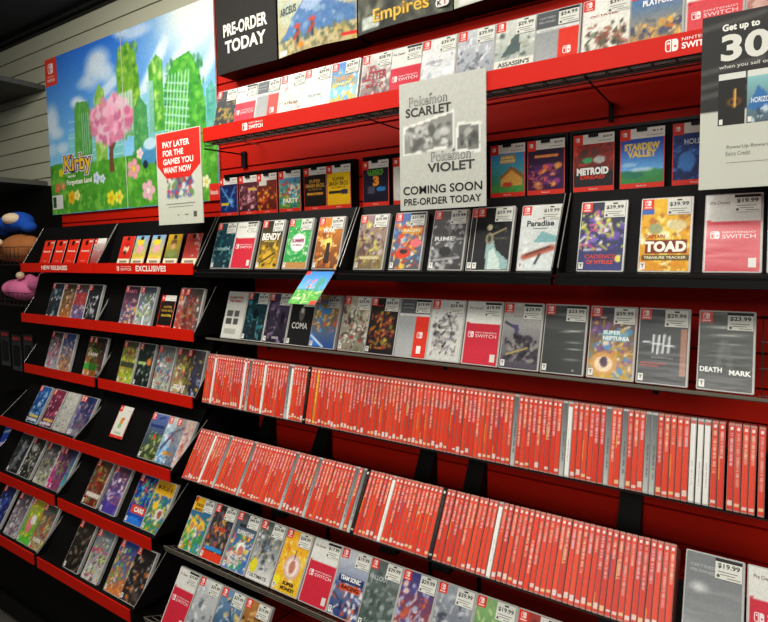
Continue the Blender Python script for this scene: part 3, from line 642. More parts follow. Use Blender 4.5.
G = 'front-facing cases on the middle wire shelf'
r3 = [
 (-1.597, dict(b=('#c9c8c0', '#d8d6cc'), logo=False, esrb=False, price=None, nz=.03, ops2=[('rect', .1, .3, .4, .42, '#2a2a28', .8), ('rect', .5, .3, .75, .42, '#2a2a28', .8), ('rect', .1, .47, .4, .6, '#2a2a28', .7), ('rect', .5, .47, .75, .6, '#2a2a28', .7), ('rect', .1, .08, .7, .2, '#8a8a80', .6)], t=[('GAMES FOR', .45, .88, .75, .05, '#b03028', .03), ('THE FAMILY', .45, .8, .7, .05, '#b03028', .03)], lab='white information case with red heading and small black pictures on the wire shelf')),
 (-1.492, dict(b=('#0b1a20', '#1c3c44'), p=['#2a6470', '#0f2228', '#3f8c94', '#16404a'], n=40, price='$44.99', ops2=[('ell', .5, .45, .25, .22, '#3c8a92', .5, .9), ('ell', .5, .55, .16, .12, '#07161a'), ('line', .45, .1, .47, .4, .04, '#061014'), ('line', .6, .1, .56, .4, .04, '#061014')], lab='dark teal case with an eerie glowing shape, second on the middle wire shelf')),
 (-1.387, dict(b=('#15121c', '#4c4258'), p=['#2a2438', '#6a5a74', '#8a6f8a', '#221c2a'], n=40, price='$39.99', ops2=[('ell', .75, .45, .12, .2, '#1b1422')], lab='dusky purple case left of the black case on the middle wire shelf', t=[('SONG', .55, .1, .3, .05, '#c8c0c8')])),
 (-1.280, dict(b=('#0c0c0d', '#141414'), price='$19.99', ops2=[('ell', .5, .62, .13, .16, '#54524e'), ('ell', .5, .68, .07, .06, '#a8a49c'), ('line', .35, .45, .65, .45, .03, '#2c2b2a')], lab='black case with white hand-lettered title partly under the slanted flyer', t=[('COMA', .48, .38, .68, .12, '#e0dfd8', .0)])),
 (-1.180, dict(b=('#2a4f9a', '#b8963a'), p=['#d88a3a', '#e8c050', '#3f78c8', '#c85a38', '#f0d890', '#5aa0d8'], n=70, s=(.03, .09), box=(0, .3, 1, .9), ops2=[('poly', [(0, .02), (0, .3), (.5, .02)], '#2a78d0'), ('line', 0, .22, .55, .02, .03, '#d8e8f4'), ('ell', .5, .7, .25, .07, '#4f92cc')], price='$39.99', lab='blue and gold case with a bright blue slash right of the slanted flyer')),
 (-1.064, dict(b=('#8a8270', '#b4ae98'), p=['#d8d4c4', '#5a3a34', '#a0343a', '#6a7058', '#e8e4d8', '#3a3430'], n=70, s=(.02, .09), price='$39.99', lab='cream case with a tangle of brown and red strokes on the middle wire shelf')),
 (-.962, dict(b=('#1c1214', '#26221e'), p=['#b8a838', '#a03a30', '#d07a2c', '#6a4a2a', '#807830', '#482030'], n=60, s=(.02, .08), box=(.1, .1, .9, .75), price='$44.99', lab='black case with a red, yellow and orange burst on the middle wire shelf', t=[('SAGA', .3, .86, .35, .04, '#b03840')])),
 (-.856, dict(st='cert', price='$19.99', blk=True, lab='grey case with a red block, the only one on the middle wire shelf')),
 (-.752, dict(b=('#c8c9c2', '#d2d2cc'), p=['#55504e', '#7a7470', '#a49c98', '#2c2a2c', '#8a7a90'], n=55, s=(.02, .08), box=(.12, .1, .85, .8), esrb=False, price='$59.99', lab='white case with grey ink-brush figures on the middle wire shelf', t=[('CONQUEST', .5, .5, .55, .03, '#eeeeea')])),
 (-.645, dict(st='switch', price='$19.99', blk=True, lab='white and red replacement-cover case on the middle wire shelf')),
 (-.538, dict(b=('#48414c', '#c2c3ba'), p=['#1f1c22', '#3a3340', '#8f8a84', '#2b262c'], n=50, s=(.03, .1), box=(.1, .12, .95, .5), price='$29.99', blk=True, ops2=[('line', .05, .7, .4, .6, .03, '#2c2a40'), ('poly', [(.2, .68), (.42, .66), (.4, .5)], '#4a4270'), ('line', .15, .2, .7, .32, .02, '#b09a5a')], lab='grey-white case with a dark winged shape and spaced title on the middle wire shelf', t=[('DIABLO', .5, .8, .5, .03, '#8c8c88')])),
 (-.430, dict(b=('#2c2f2e', '#3a3d3b'), price='$23.99', blk=True, wrap=True, nz=.05, ops2=[('ell', .7, .62, .4, .02, '#cfd2cc', .8, .8, .08), ('ell', .75, .46, .32, .015, '#c0c4be', .8, .8), ('ell', .78, .36, .28, .014, '#aeb2ac', .8, .8), ('ell', .72, .2, .34, .014, '#c8ccc4', .8, .8), ('ell', .5, .86, .4, .03, '#a8aaa4', .6, .9)], t=[('O', .78, .05, .05, .03, '#c8c8c4')], lab='plain dark case with wrinkled film streaks and no title on the middle wire shelf')),  # pale ellipses paint glare of the film onto the cover
 (-.320, dict(b=('#c8a030', '#2a1c38'), p=['#e0b838', '#7a4a90', '#3f88c0', '#e8dcc0', '#503070', '#d08a2a'], n=80, s=(.02, .08), price='$59.99', wrap=True, ops2=[('ell', .35, .2, .34, .17, '#d89a4a', .9), ('ell', .35, .19, .22, .12, '#f0d8b0'), ('ell', .36, .22, .1, .08, '#4a2a4a'), ('rect', .3, .52, .85, .66, '#70a0a8')], lab='purple and gold case with a big round medallion on the middle wire shelf', t=[('SUPER', .5, .64, .4, .06, '#d8f0f0', .05), ('NEPTUNIA', .6, .56, .6, .06, '#e8f4f4', .05)])),
 (-.212, dict(b=('#23282c', '#32373a'), price='$29.99', nz=.06, wrap=True, ops2=[('rect', .86, .12, .97, .75, '#b87a58', .85), ('line', .1, .55, .75, .5, .015, '#e0e4e2'), ('line', .3, .42, .31, .64, .022, '#e0e4e2'), ('line', .4, .4, .42, .64, .022, '#e0e4e2'), ('line', .5, .41, .53, .65, .022, '#e0e4e2'), ('line', .62, .42, .63, .63, .022, '#e0e4e2'), ('rect', .05, .26, .6, .28, '#a04040'), ('rect', .05, .22, .45, .24, '#a04040')], lab='dark slate case with white tally-scratch marks on the middle wire shelf', t=[('DEAD BY DAYLIGHT', .5, .34, .45, .02, '#9a9e9c')])),
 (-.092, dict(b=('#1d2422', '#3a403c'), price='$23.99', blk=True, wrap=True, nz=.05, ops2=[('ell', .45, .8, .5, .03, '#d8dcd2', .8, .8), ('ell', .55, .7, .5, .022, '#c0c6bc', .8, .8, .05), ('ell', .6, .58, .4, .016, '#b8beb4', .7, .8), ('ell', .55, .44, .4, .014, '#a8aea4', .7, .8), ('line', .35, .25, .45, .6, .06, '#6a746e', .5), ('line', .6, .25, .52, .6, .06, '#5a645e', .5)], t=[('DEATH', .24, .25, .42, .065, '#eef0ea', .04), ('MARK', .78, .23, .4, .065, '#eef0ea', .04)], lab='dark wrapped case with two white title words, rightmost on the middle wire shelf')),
]
for i, (x, sp) in enumerate(r3):
    sp['seed'] = 81 + i
    game_case(x, -.250, 1.296, 17.5, sp, (34, 54), G)

G = 'front-facing cases on the lower wire shelf'
low = [
 (-1.600, dict(b=('#3f9a38', '#2a52b0'), p=['#e8c838', '#f0a030', '#3a78d0', '#60b048', '#f0e8d0', '#b86a30'], n=60, s=(.03, .1), box=(0, 0, 1, .68), logo=False, ops2=[('rect', 0, .74, .62, 1, '#e8b41e'), ('rect', 0, .9, .12, 1, '#d83820'), ('ell', .28, .5, .16, .1, '#e8c030'), ('ell', .72, .5, .16, .1, '#e8c030'), ('ell', .28, .46, .1, .07, '#c88a58'), ('ell', .72, .46, .1, .07, '#c88a58')], price='$59.99', lab='yellow-topped case with two hooded helmet shapes, first on the lower wire shelf', t=[('BUILDER', .35, .86, .45, .06, '#6a3a10', .04), ('MAKER', .35, .78, .45, .05, '#6a3a10', .04)])),
 (-1.492, dict(b=('#3c3430', '#2c2a2c'), p=['#8a3a30', '#50505c', '#b8a090', '#3a4a80', '#d85030', '#e8c048', '#706058'], n=70, s=(.03, .08), price='$59.99', ops2=[('rect', 0, 0, 1, .14, '#e03a1e'), ('rect', .1, .16, .9, .24, '#2a8ac8')], lab='crowded dark case with a red band along its foot, second on the lower wire shelf', t=[('ODYSSEY', .5, .57, .7, .07, '#c83020', .04)])),
 (-1.384, dict(b=('#4a78b8', '#50504e'), p=['#2f6fc0', '#d84838', '#e8e8e8', '#3aa050', '#e8c030', '#f0d0b8'], n=70, s=(.03, .09), box=(0, 0, 1, .6), price='$49.99', ops2=[('ell', .55, .4, .2, .11, '#f0efe8'), ('ell', .58, .36, .13, .09, '#c8786a')], lab='grey-topped case with bold white and black double title on the lower wire shelf', t=[('MARIO PARTY', .55, .78, .7, .07, '#1a1a1a', .05), ('SUPERSTARS', .55, .66, .75, .08, '#d4d4ce', .05)])),
 (-1.276, dict(b=('#e4e2dc', '#4c524e'), p=['#3a4048', '#6a7070', '#c0b098', '#8898b0', '#d8d8d0', '#505a50'], n=70, s=(.03, .09), box=(0, .2, 1, .9), price='$59.99', ops2=[('ell', .18, .22, .16, .13, '#e0d428')], lab='grey montage case with a yellow patch low on its left, lower wire shelf', t=[('ULTIMATE', .5, .07, .7, .06, '#50504c')])),
 (-1.168, dict(b=('#e8b820', '#e8a82a'), p=['#f0d040', '#d88a20', '#f0e090'], n=40, price='$34.99', ops2=[('ell', .55, .42, .34, .22, '#d8b0a0'), ('ell', .55, .42, .26, .17, '#f0dcd0'), ('ell', .55, .42, .12, .12, '#c07a68'), ('ell', .12, .16, .14, .09, '#f0e020'), ('line', .55, .55, .55, .68, .02, '#3a2a20')], lab='yellow case with a pink round emblem on the lower wire shelf', t=[('SUPER', .6, .15, .45, .06, '#3a1e10', .05), ('MONKEY', .62, .07, .55, .06, '#3a1e10', .05)])),
 (-1.060, dict(st='switch', price='$17.99', blk=True, lab='white and red replacement-cover case on the lower wire shelf')),
 (-.956, dict(b=('#2c3c70', '#c8ccd0'), p=['#3a4c90', '#d0562c', '#e8ecf0', '#202c50'], n=50, s=(.03, .09), box=(0, 0, 1, .55), price='$19.99', ops2=[('rect', .1, .5, .95, .62, '#22305c'), ('rect', .2, .4, .9, .48, '#d8532a')], lab='blue and orange racing case with a slanted title on the lower wire shelf', t=[('TEAM SONIC', .5, .57, .7, .07, '#f0f2f4', .04), ('RACING', .55, .44, .6, .06, '#30140c', .04)])),
 (-.855, dict(b=('#4a5a55', '#5c6663'), p=['#3c4846', '#7a8480', '#98a29e'], n=40, price='$39.99', lab='grey-green case with pale serif title on the lower wire shelf', t=[('FALLOUT', .35, .74, .6, .07, '#b8bfbc')])),
 (-.752, dict(b=('#b8442c', '#3a3f80'), p=['#4a4c98', '#a8b0d0', '#d06040', '#e0c8c0'], n=50, price='$29.99', lab='violet case with rust patches right of the grey-green case, lower wire shelf')),
 (-.647, dict(b=('#58606c', '#9aa0a8'), p=['#c0c4c8', '#40444c', '#7a808a'], n=40, price='$39.99', lab='steel grey case low under the lower row of spines, right of the violet one')),
 (-.542, dict(b=('#3a6a40', '#88b070'), p=['#c8d890', '#2a5030', '#e0e0b0'], n=40, price='$19.99', lab='leaf green case low under the lower row of spines')),
 (-.437, dict(b=('#6a2020', '#a83a30'), p=['#d87060', '#401010', '#e0a890'], n=40, price='$29.99', lab='dark red case low under the lower row of spines')),
 (-.332, dict(b=('#24304a', '#506a98'), p=['#90a8c8', '#182038', '#c8d4e0'], n=40, price='$39.99', lab='navy case low under the lower row of spines')),
 (-.227, dict(st='cert', price='$19.99', lab='grey case with a red block low under the lower row of spines')),
 (-.122, dict(b=('#b09030', '#d8c878'), p=['#f0e8b0', '#806818', '#c8a848'], n=40, price='$24.99', lab='mustard case low under the lower row of spines')),
 (-.017, dict(st='switch', price='$19.99', lab='white and red replacement-cover case at the right end of the lower wire shelf')),
]
for i, (x, sp) in enumerate(low):
    sp['seed'] = 121 + i
    game_case(x, -.460, .608, 31, sp, (30, 46), G)

G = 'pale cases on the lowest wire shelf'
lw = [(-1.585, dict(st='switch', price='$19.99', blk=True, lab='white-topped replacement case, leftmost on the lowest wire shelf')),
      (-1.478, dict(b=('#8a8f96', '#d0d2d0'), p=['#a8aeb4', '#e0e2e2', '#60666e'], n=30, price='$29.99', lab='silvery case next to the white-topped one on the lowest wire shelf')),
      (-1.371, dict(b=('#204060', '#7090b0'), p=['#c0d0e0', '#102840', '#e0c070'], n=30, price='$29.99', lab='blue case third along the lowest wire shelf')),
      (-1.264, dict(b=('#503018', '#b07838'), p=['#e0b070', '#301808'], n=30, price='$19.99', lab='brown case fourth along the lowest wire shelf'))]
for i, (x, sp) in enumerate(lw):
    sp['seed'] = 141 + i
    game_case(x, -.546, .400, 31, sp, (24, 40), G)

# cases facing out at the right end of the spine rows
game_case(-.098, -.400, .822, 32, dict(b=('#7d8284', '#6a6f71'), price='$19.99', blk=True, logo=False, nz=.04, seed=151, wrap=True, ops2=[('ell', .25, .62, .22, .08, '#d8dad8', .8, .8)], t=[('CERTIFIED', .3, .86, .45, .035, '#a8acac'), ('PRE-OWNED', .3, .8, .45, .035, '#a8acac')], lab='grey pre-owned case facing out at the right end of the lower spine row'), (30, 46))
game_case(.010, -.400, .822, 32, dict(st='switch', price=None, seed=152, head='Pre Owned', lab='white-topped case at the far right of the lower spine row'), (30, 46))
game_case(.043, -.292, 1.062, 13, dict(b=('#1d1d1f', '#b8b8b2'), price=None, seed=153, p=['#d0cfc8', '#2a2a2c', '#8a3040'], n=20, lab='black and white case facing out at the right end of the upper spine row'), (24, 40))

# left bins -----------------------------------------------------------------
def palc(i, *c): return list(c)
G = 'front-facing cases in the stepped bins'
LB = [
 # row, x, spec
 (2, -2.748, dict(b=('#20262c', '#2c3138'), p=['#5a8a90', '#c0c8cc', '#384048', '#78909a'], n=30, lab='slate and teal case')),
 (2, -2.640, dict(b=('#b86a38', '#3c342c'), p=['#e0c8a8', '#6a5a48', '#c88a50', '#40342c', '#b8a888'], n=40, lab='orange and brown case')),
 (2, -2.537, dict(b=('#6a5a90', '#4a3a38'), p=['#c8c0d0', '#a04038', '#7a6ab0', '#d89a80', '#504860'], n=40, ops2=[('rect', .05, .45, .95, .8, '#a83028', .7)], lab='violet case with a dull red square')),
 (2, -2.432, dict(b=('#191a1e', '#24262a'), p=['#a8a8ac', '#5a5c60', '#34363a', '#d0d0d4'], n=25, box=(.1, .15, .8, .7), lab='black case with white scribbled shape')),
 (2, -2.160, dict(b=('#7a5a78', '#3a2430'), p=['#d8a838', '#c05a90', '#3f78a8', '#e0c8b0', '#703848'], n=45, box=(0, 0, 1, .65), t=[('PARTY', .5, .88, .7, .08, '#d07a90')], lab='maroon-topped colourful case')),
 (2, -2.054, dict(b=('#a8b8a8', '#38404a'), p=['#c0c8d0', '#6a4a70', '#b8c870', '#50606c', '#e8ecec'], n=45, ops2=[('poly', [(.4, .0), (.5, .4), (.6, 0)], '#dfe6ea')], lab='grey case with a pale tower shape')),
 (2, -1.806, dict(b=('#b83828', '#6a5a60'), p=['#d86a38', '#c8c0c8', '#a83038', '#e0a850', '#7a7a80'], n=55, lab='red and grey crowded case')),
 (2, -1.700, dict(b=('#70484a', '#3c4038'), p=['#c84040', '#a8b098', '#d8d0c8', '#485040'], n=45, lab='red and sage case at the right-hand end')),
 (3, -2.780, dict(b=('#b0b0b8', '#3a3034'), p=['#a83048', '#c86078', '#d8d8dc', '#5a2030'], n=40, lab='crimson and silver case')),
 (3, -2.668, dict(b=('#b07848', '#2c4a88'), p=['#3f62a8', '#d8a070', '#e0d0c0', '#26386a'], n=40, lab='blue-topped tan case')),
 (3, -2.453, dict(b=('#c87828', '#2c3a2c'), p=['#50a040', '#d8d8c8', '#a84a40', '#306028'], n=40, ops2=[('rect', 0, 0, 1, .15, '#d07a28'), ('rect', 0, .15, 1, .3, '#3fa038')], lab='green and orange case with pale lettering', t=[('FARM', .5, .55, .7, .1, '#d8c8c0')])),
 (3, -2.345, dict(b=('#5a3a2c', '#241f20'), p=['#a8a8a0', '#6a3a30', '#403830'], n=30, lab='dark brown case')),
 (3, -2.190, dict(b=('#a8c030', '#50483c'), p=['#c8d848', '#b84838', '#e8e0b8', '#708028', '#d09040'], n=45, ops2=[('rect', .05, .38, .95, .5, '#38402c')], lab='lime green and red case')),
 (3, -2.078, dict(b=('#141a18', '#2a3830'), p=['#3f5048', '#a8b0a8', '#202824'], n=30, ops2=[('ell', .8, .58, .15, .1, '#d07a38'), ('rect', .1, .5, .6, .58, '#a0c070')], lab='blackish green case with an orange dot')),
 (3, -1.952, dict(b=('#b0b8a0', '#6a6c6c'), p=['#2f62a8', '#e8e8e4', '#c04038', '#a8aeb0', '#50545c'], n=50, lab='grey and blue case')),
 (3, -1.836, dict(b=('#b0a060', '#50403c'), p=['#a0b038', '#b84050', '#d8c850', '#4a3c50', '#e8e0d0'], n=50, t=[('FIGHT', .5, .14, .7, .1, '#e4e4dc', .04)], lab='plum and olive case')),
 (3, -1.714, dict(b=('#24283a', '#4a4244'), p=['#c8a030', '#3a3f68', '#a8a8b8'], n=30, lab='navy case with a thin yellow shape, partly behind spines')),
 (4, -2.795, dict(b=('#10305a', '#2a5ca8'), p=['#3f88d8', '#8ac0f0', '#173c80', '#b8e0f8'], n=45, ops2=[('ell', .5, .52, .14, .1, '#d8f0ff', .9, .8), ('rect', .15, .13, .9, .2, '#d8c060'), ('rect', .2, .04, .85, .12, '#d8dce0')], lab='vivid blue case with a light burst')),
 (4, -2.668, dict(b=('#401c34', '#8a3048'), p=['#d88aa0', '#b84868', '#f0c8d0', '#5a2048'], n=45, ops2=[('rect', .15, .13, .9, .2, '#d8b060'), ('rect', .2, .04, .85, .12, '#d8d0dc')], lab='magenta and rose case')),
 (4, -2.553, dict(b=('#b4b2aa', '#c8c6bc'), p=['#2c2a2a', '#5a5654', '#e8e6e0', '#46423c'], n=50, s=(.02, .05), logo=False, lab='white case covered in black ink drawings')),
 (4, -2.436, dict(b=('#a890a8', '#2c3c78'), p=['#88a8e0', '#e0a8a8', '#f0e0e0', '#3f50a0', '#b87890'], n=50, ops2=[('rect', .1, .02, .9, .14, '#d8d8e0', .8)], lab='blue and pale pink case')),
 (4, -2.338, dict(b=('#1f2c58', '#28386c'), p=['#4060b0', '#182048', '#a84050'], n=30, lab='deep navy case at the right-hand end of the left column')),
 (4, -1.925, dict(b=('#2c3a1c', '#5a6eb0'), p=['#6a8a30', '#384a20', '#b8c078', '#506030'], n=50, box=(0, 0, 1, .62), ops2=[('line', .45, .9, .8, .95, .03, '#28306a'), ('rect', .1, .7, .9, .77, '#2a3470'), ('ell', .55, .48, .08, .05, '#d04828')], lab='periwinkle-topped case with mossy green art')),
 (4, -1.823, dict(b=('#4a9ad0', '#c8ccca'), p=['#e8ecf0', '#a8c4dc', '#d0d8dc'], n=30, ops2=[('line', .1, .3, .55, .7, .05, '#3a3f68'), ('line', .35, .65, .95, .82, .04, '#5a6488'), ('line', .3, .6, .7, .5, .03, '#c04858'), ('ell', .55, .25, .18, .1, '#48a8e0'), ('rect', .3, .17, .85, .26, '#e0a040')], lab='pale case with sweeping navy lines and a sky-blue foot')),
 (4, -1.708, dict(b=('#c8c0c4', '#b89c90'), p=['#e8d8d0', '#b05a48', '#d8a888', '#80486a'], n=45, lab='peach and cream case tucked behind the lower spines')),
 (5, -2.790, dict(b=('#1c1e20', '#2c2c30'), p=['#707478', '#a0a4a8', '#40444a'], n=30, logo=False, ops2=[('line', .3, .1, .6, .7, .12, '#8a8f94', .6)], lab='smoky grey case')),
 (5, -2.680, dict(b=('#24231f', '#2e2c2c'), p=['#8a8880', '#b8b6ae', '#50504c', '#c8c4b0'], n=35, ops2=[('ell', .4, .75, .16, .1, '#a8a8a4')], lab='dark case with silvery rock-like art')),
 (5, -2.549, dict(b=('#b8b8a0', '#38343a'), p=['#d8d8c8', '#5a505a', '#b8c060', '#8a7a88', '#302c30'], n=50, lab='grey and cream montage case')),
 (5, -2.444, dict(b=('#d02880', '#50485c'), p=['#e050a0', '#a8a8c0', '#c8c050', '#784070'], n=50, ops2=[('rect', 0, 0, 1, .25, '#e0308c', .6)], lab='hot pink and grey case')),
 (5, -2.352, dict(b=('#48b0b8', '#28305c'), p=['#50489a', '#c0a838', '#3a3f80', '#7a68b8'], n=35, lab='violet case with a turquoise foot beside the divider')),
 (5, -2.164, dict(b=('#6a1f18', '#5a4430'), p=['#a83828', '#c8a050', '#50704c', '#80281c', '#c86a48'], n=50, ops2=[('rect', .1, .17, .95, .26, '#d8ccc0')], lab='brick red case with a pale title band')),
 (5, -2.040, dict(b=('#50409a', '#5a4048'), p=['#c8b8d0', '#a85a60', '#7060b8', '#e0d8e8'], n=50, ops2=[('rect', 0, 0, 1, .22, '#443498', .8)], lab='lilac case with a deep violet foot')),
 (5, -1.878, dict(b=('#1c50b0', '#182868'), p=['#38b0c8', '#50a838', '#d04838', '#2c4cb0', '#e0c050'], n=50, box=(0, .4, 1, .95), ops2=[('ell', .5, .02, .5, .14, '#2878d8'), ('rect', .12, .22, .95, .36, '#d84028')], t=[('CARS', .6, .29, .55, .1, '#f4f0e8', .05)], lab='royal blue case with chunky white and red lettering')),
 (5, -1.769, dict(b=('#3f8f38', '#2c50a8'), p=['#e8c030', '#3a70c8', '#f0e0c0', '#c87838', '#58a848'], n=55, logo=False, box=(0, 0, 1, .72), ops2=[('rect', 0, .74, 1, 1, '#e0aa20'), ('ell', .3, .5, .16, .09, '#e8c030'), ('ell', .65, .35, .22, .14, '#d8d8d0'), ('ell', .68, .36, .12, .09, '#a05040')], t=[('BUILD 2', .5, .87, .8, .07, '#5a3010', .04)], lab='yellow-banded colourful case at the right-hand end')),
 (6, -2.775, dict(b=('#202c70', '#18204a'), p=['#3a58b8', '#a8b0c8', '#28388a', '#707ab0'], n=40, lab='indigo case')),
 (6, -2.629, dict(b=('#a8a0a8', '#4a4048'), p=['#c8c0c8', '#7a5a68', '#38303a', '#e0dce0'], n=50, lab='silver and mauve case')),
 (6, -2.514, dict(b=('#48b038', '#a89838'), p=['#e8d838', '#b8b040', '#70a838', '#d8c870'], n=40, ops2=[('ell', .45, .42, .26, .2, '#e0807a'), ('ell', .6, .55, .2, .13, '#e8e4d8'), ('rect', 0, 0, 1, .12, '#58c040')], lab='yellow-green case with a coral blob')),
 (6, -2.409, dict(b=('#b8a078', '#38403c'), p=['#b83c30', '#a8b048', '#d8c878', '#3a4c70', '#c8703a'], n=50, t=[('SUPER', .45, .2, .6, .08, '#e8e4dc', .04)], lab='red and olive case')),
 (6, -2.146, dict(b=('#14110f', '#2c2620'), p=['#4a4038', '#8a7a68', '#2a221c'], n=35, lab='near-black brown case')),
 (6, -2.019, dict(b=('#c8c8bc', '#586068'), p=['#d03868', '#b8c848', '#e0e0dc', '#50383c', '#78888c'], n=55, lab='grey case with pink and lime flecks')),
 (6, -1.872, dict(b=('#d07838', '#24408a'), p=['#58a848', '#a8c860', '#d88040', '#3878b0', '#e8e0b0'], n=55, lab='blue and green case')),
 (6, -1.768, dict(b=('#2a2624', '#1c1a1c'), p=['#a8a4a0', '#584c48', '#c87838', '#38302c'], n=45, lab='black case with grey beast-like smudges')),
]
rown2 = {2: 'second', 3: 'third', 4: 'fourth', 5: 'fifth', 6: 'lowest'}
for i, (r, x, sp) in enumerate(LB):
    zs, zt, yf, tl, yc, ztp, slp = ROWS[r]
    sp['seed'] = 200 + i; sp['price'] = None; sp['nz'] = .1
    sp.setdefault('s', (.03, .09))
    sp['lab'] += ', %s row of stepped bins' % rown2[r]
    x = min(max(x, -2.938), -1.775) if x > -1.78 else x
    if x < -2.305 and x + CW > -2.312: x = -2.312 - CW
    game_case(x, yc, zt + .001, tl, sp, (20, 32), G)
# black plastic security case leaning at the end of row 5
t = thing('security_case', 'empty black security case right of the yellow-banded case, fifth bin row', 'security case', (-1.7, -.452, .637), (-R(30), 0, 0))
t.location = (-1.725, -.456, .637)
MB().rbox(.104, .02, .17, .003).build('case_body', 'blackgloss', t)
MB().box(-.03, .0, -.002, 0, .125, .155).build('white_tag', 'white', t)

# ================================================================== HANGING / STANDING CARDS
def card(x, y, z, w, h, label, spec, tilt=0., group=None, hook=None):
    t = thing('game_card', label, 'gift card', (x + w/2, y, z), (-R(tilt), 0, 0), group)
    A = cover_art(spec, (26, 34)); mb = MB()
    MB().box(-w/2, w/2, 0, .0012, 0, h).build('card_back', 'white', t)
    bh = h*.085; tp = h*.17
    mb.rect(-w/2, w/2, 0, h, -.0003, '#e0301e')
    mb.art(A, -w/2 + .002, w/2 - .002, bh, h - tp, -.0006)
    mb.rect(-w/2, w/2, h - tp, h, -.0006, '#e6e4da')
    mb.rect(-w/2, -w/2 + w*.24, h - tp - h*.02, h, -.0010, '#e0301e')
    mb.logo(-w/2 + w*.06, h - tp*.72, h*.07, -.0013, '#fbeee9', '#e0301e')
    mb.text('Nintendo', 0, bh*.5, width=w*.22, height=bh*.35, y=-.0008, col='#f6e0da')
    if spec.get('price'): mb.text(spec['price'], w*.34, h - tp*.35, width=w*.22, height=h*.035, y=-.0010, col='#222222', bold=.02)
    mb.rect(w*.1, w*.45, h - tp*.78, h - tp*.72, -.001, '#999990')
    for (s_, u, v, wf, hf, col, *bd) in spec.get('t', []):
        mb.text(s_, -w/2 + w*u, bh + (h - tp - bh)*v, width=w*wf, height=h*hf, y=-.0010, col=col, bold=(bd[0] if bd else .02))
    mb.build('card_front', 'print', t)
    return t
def hook(panel, x, z):
    px, py, pz = panel.location
    mb = MB(); mb.path([(x - px, -.02, z - pz - .012), (x - px, -.055, z - pz - .012), (x - px, -.06, z - pz - .004)], .0016)
    mb.box(x - px - .012, x - px + .012, -.064, -.061, z - pz - .008, z - pz + .002); mb.build('peg_hook', 'blackmetal', panel)
G = 'game download cards hanging on the black panels'
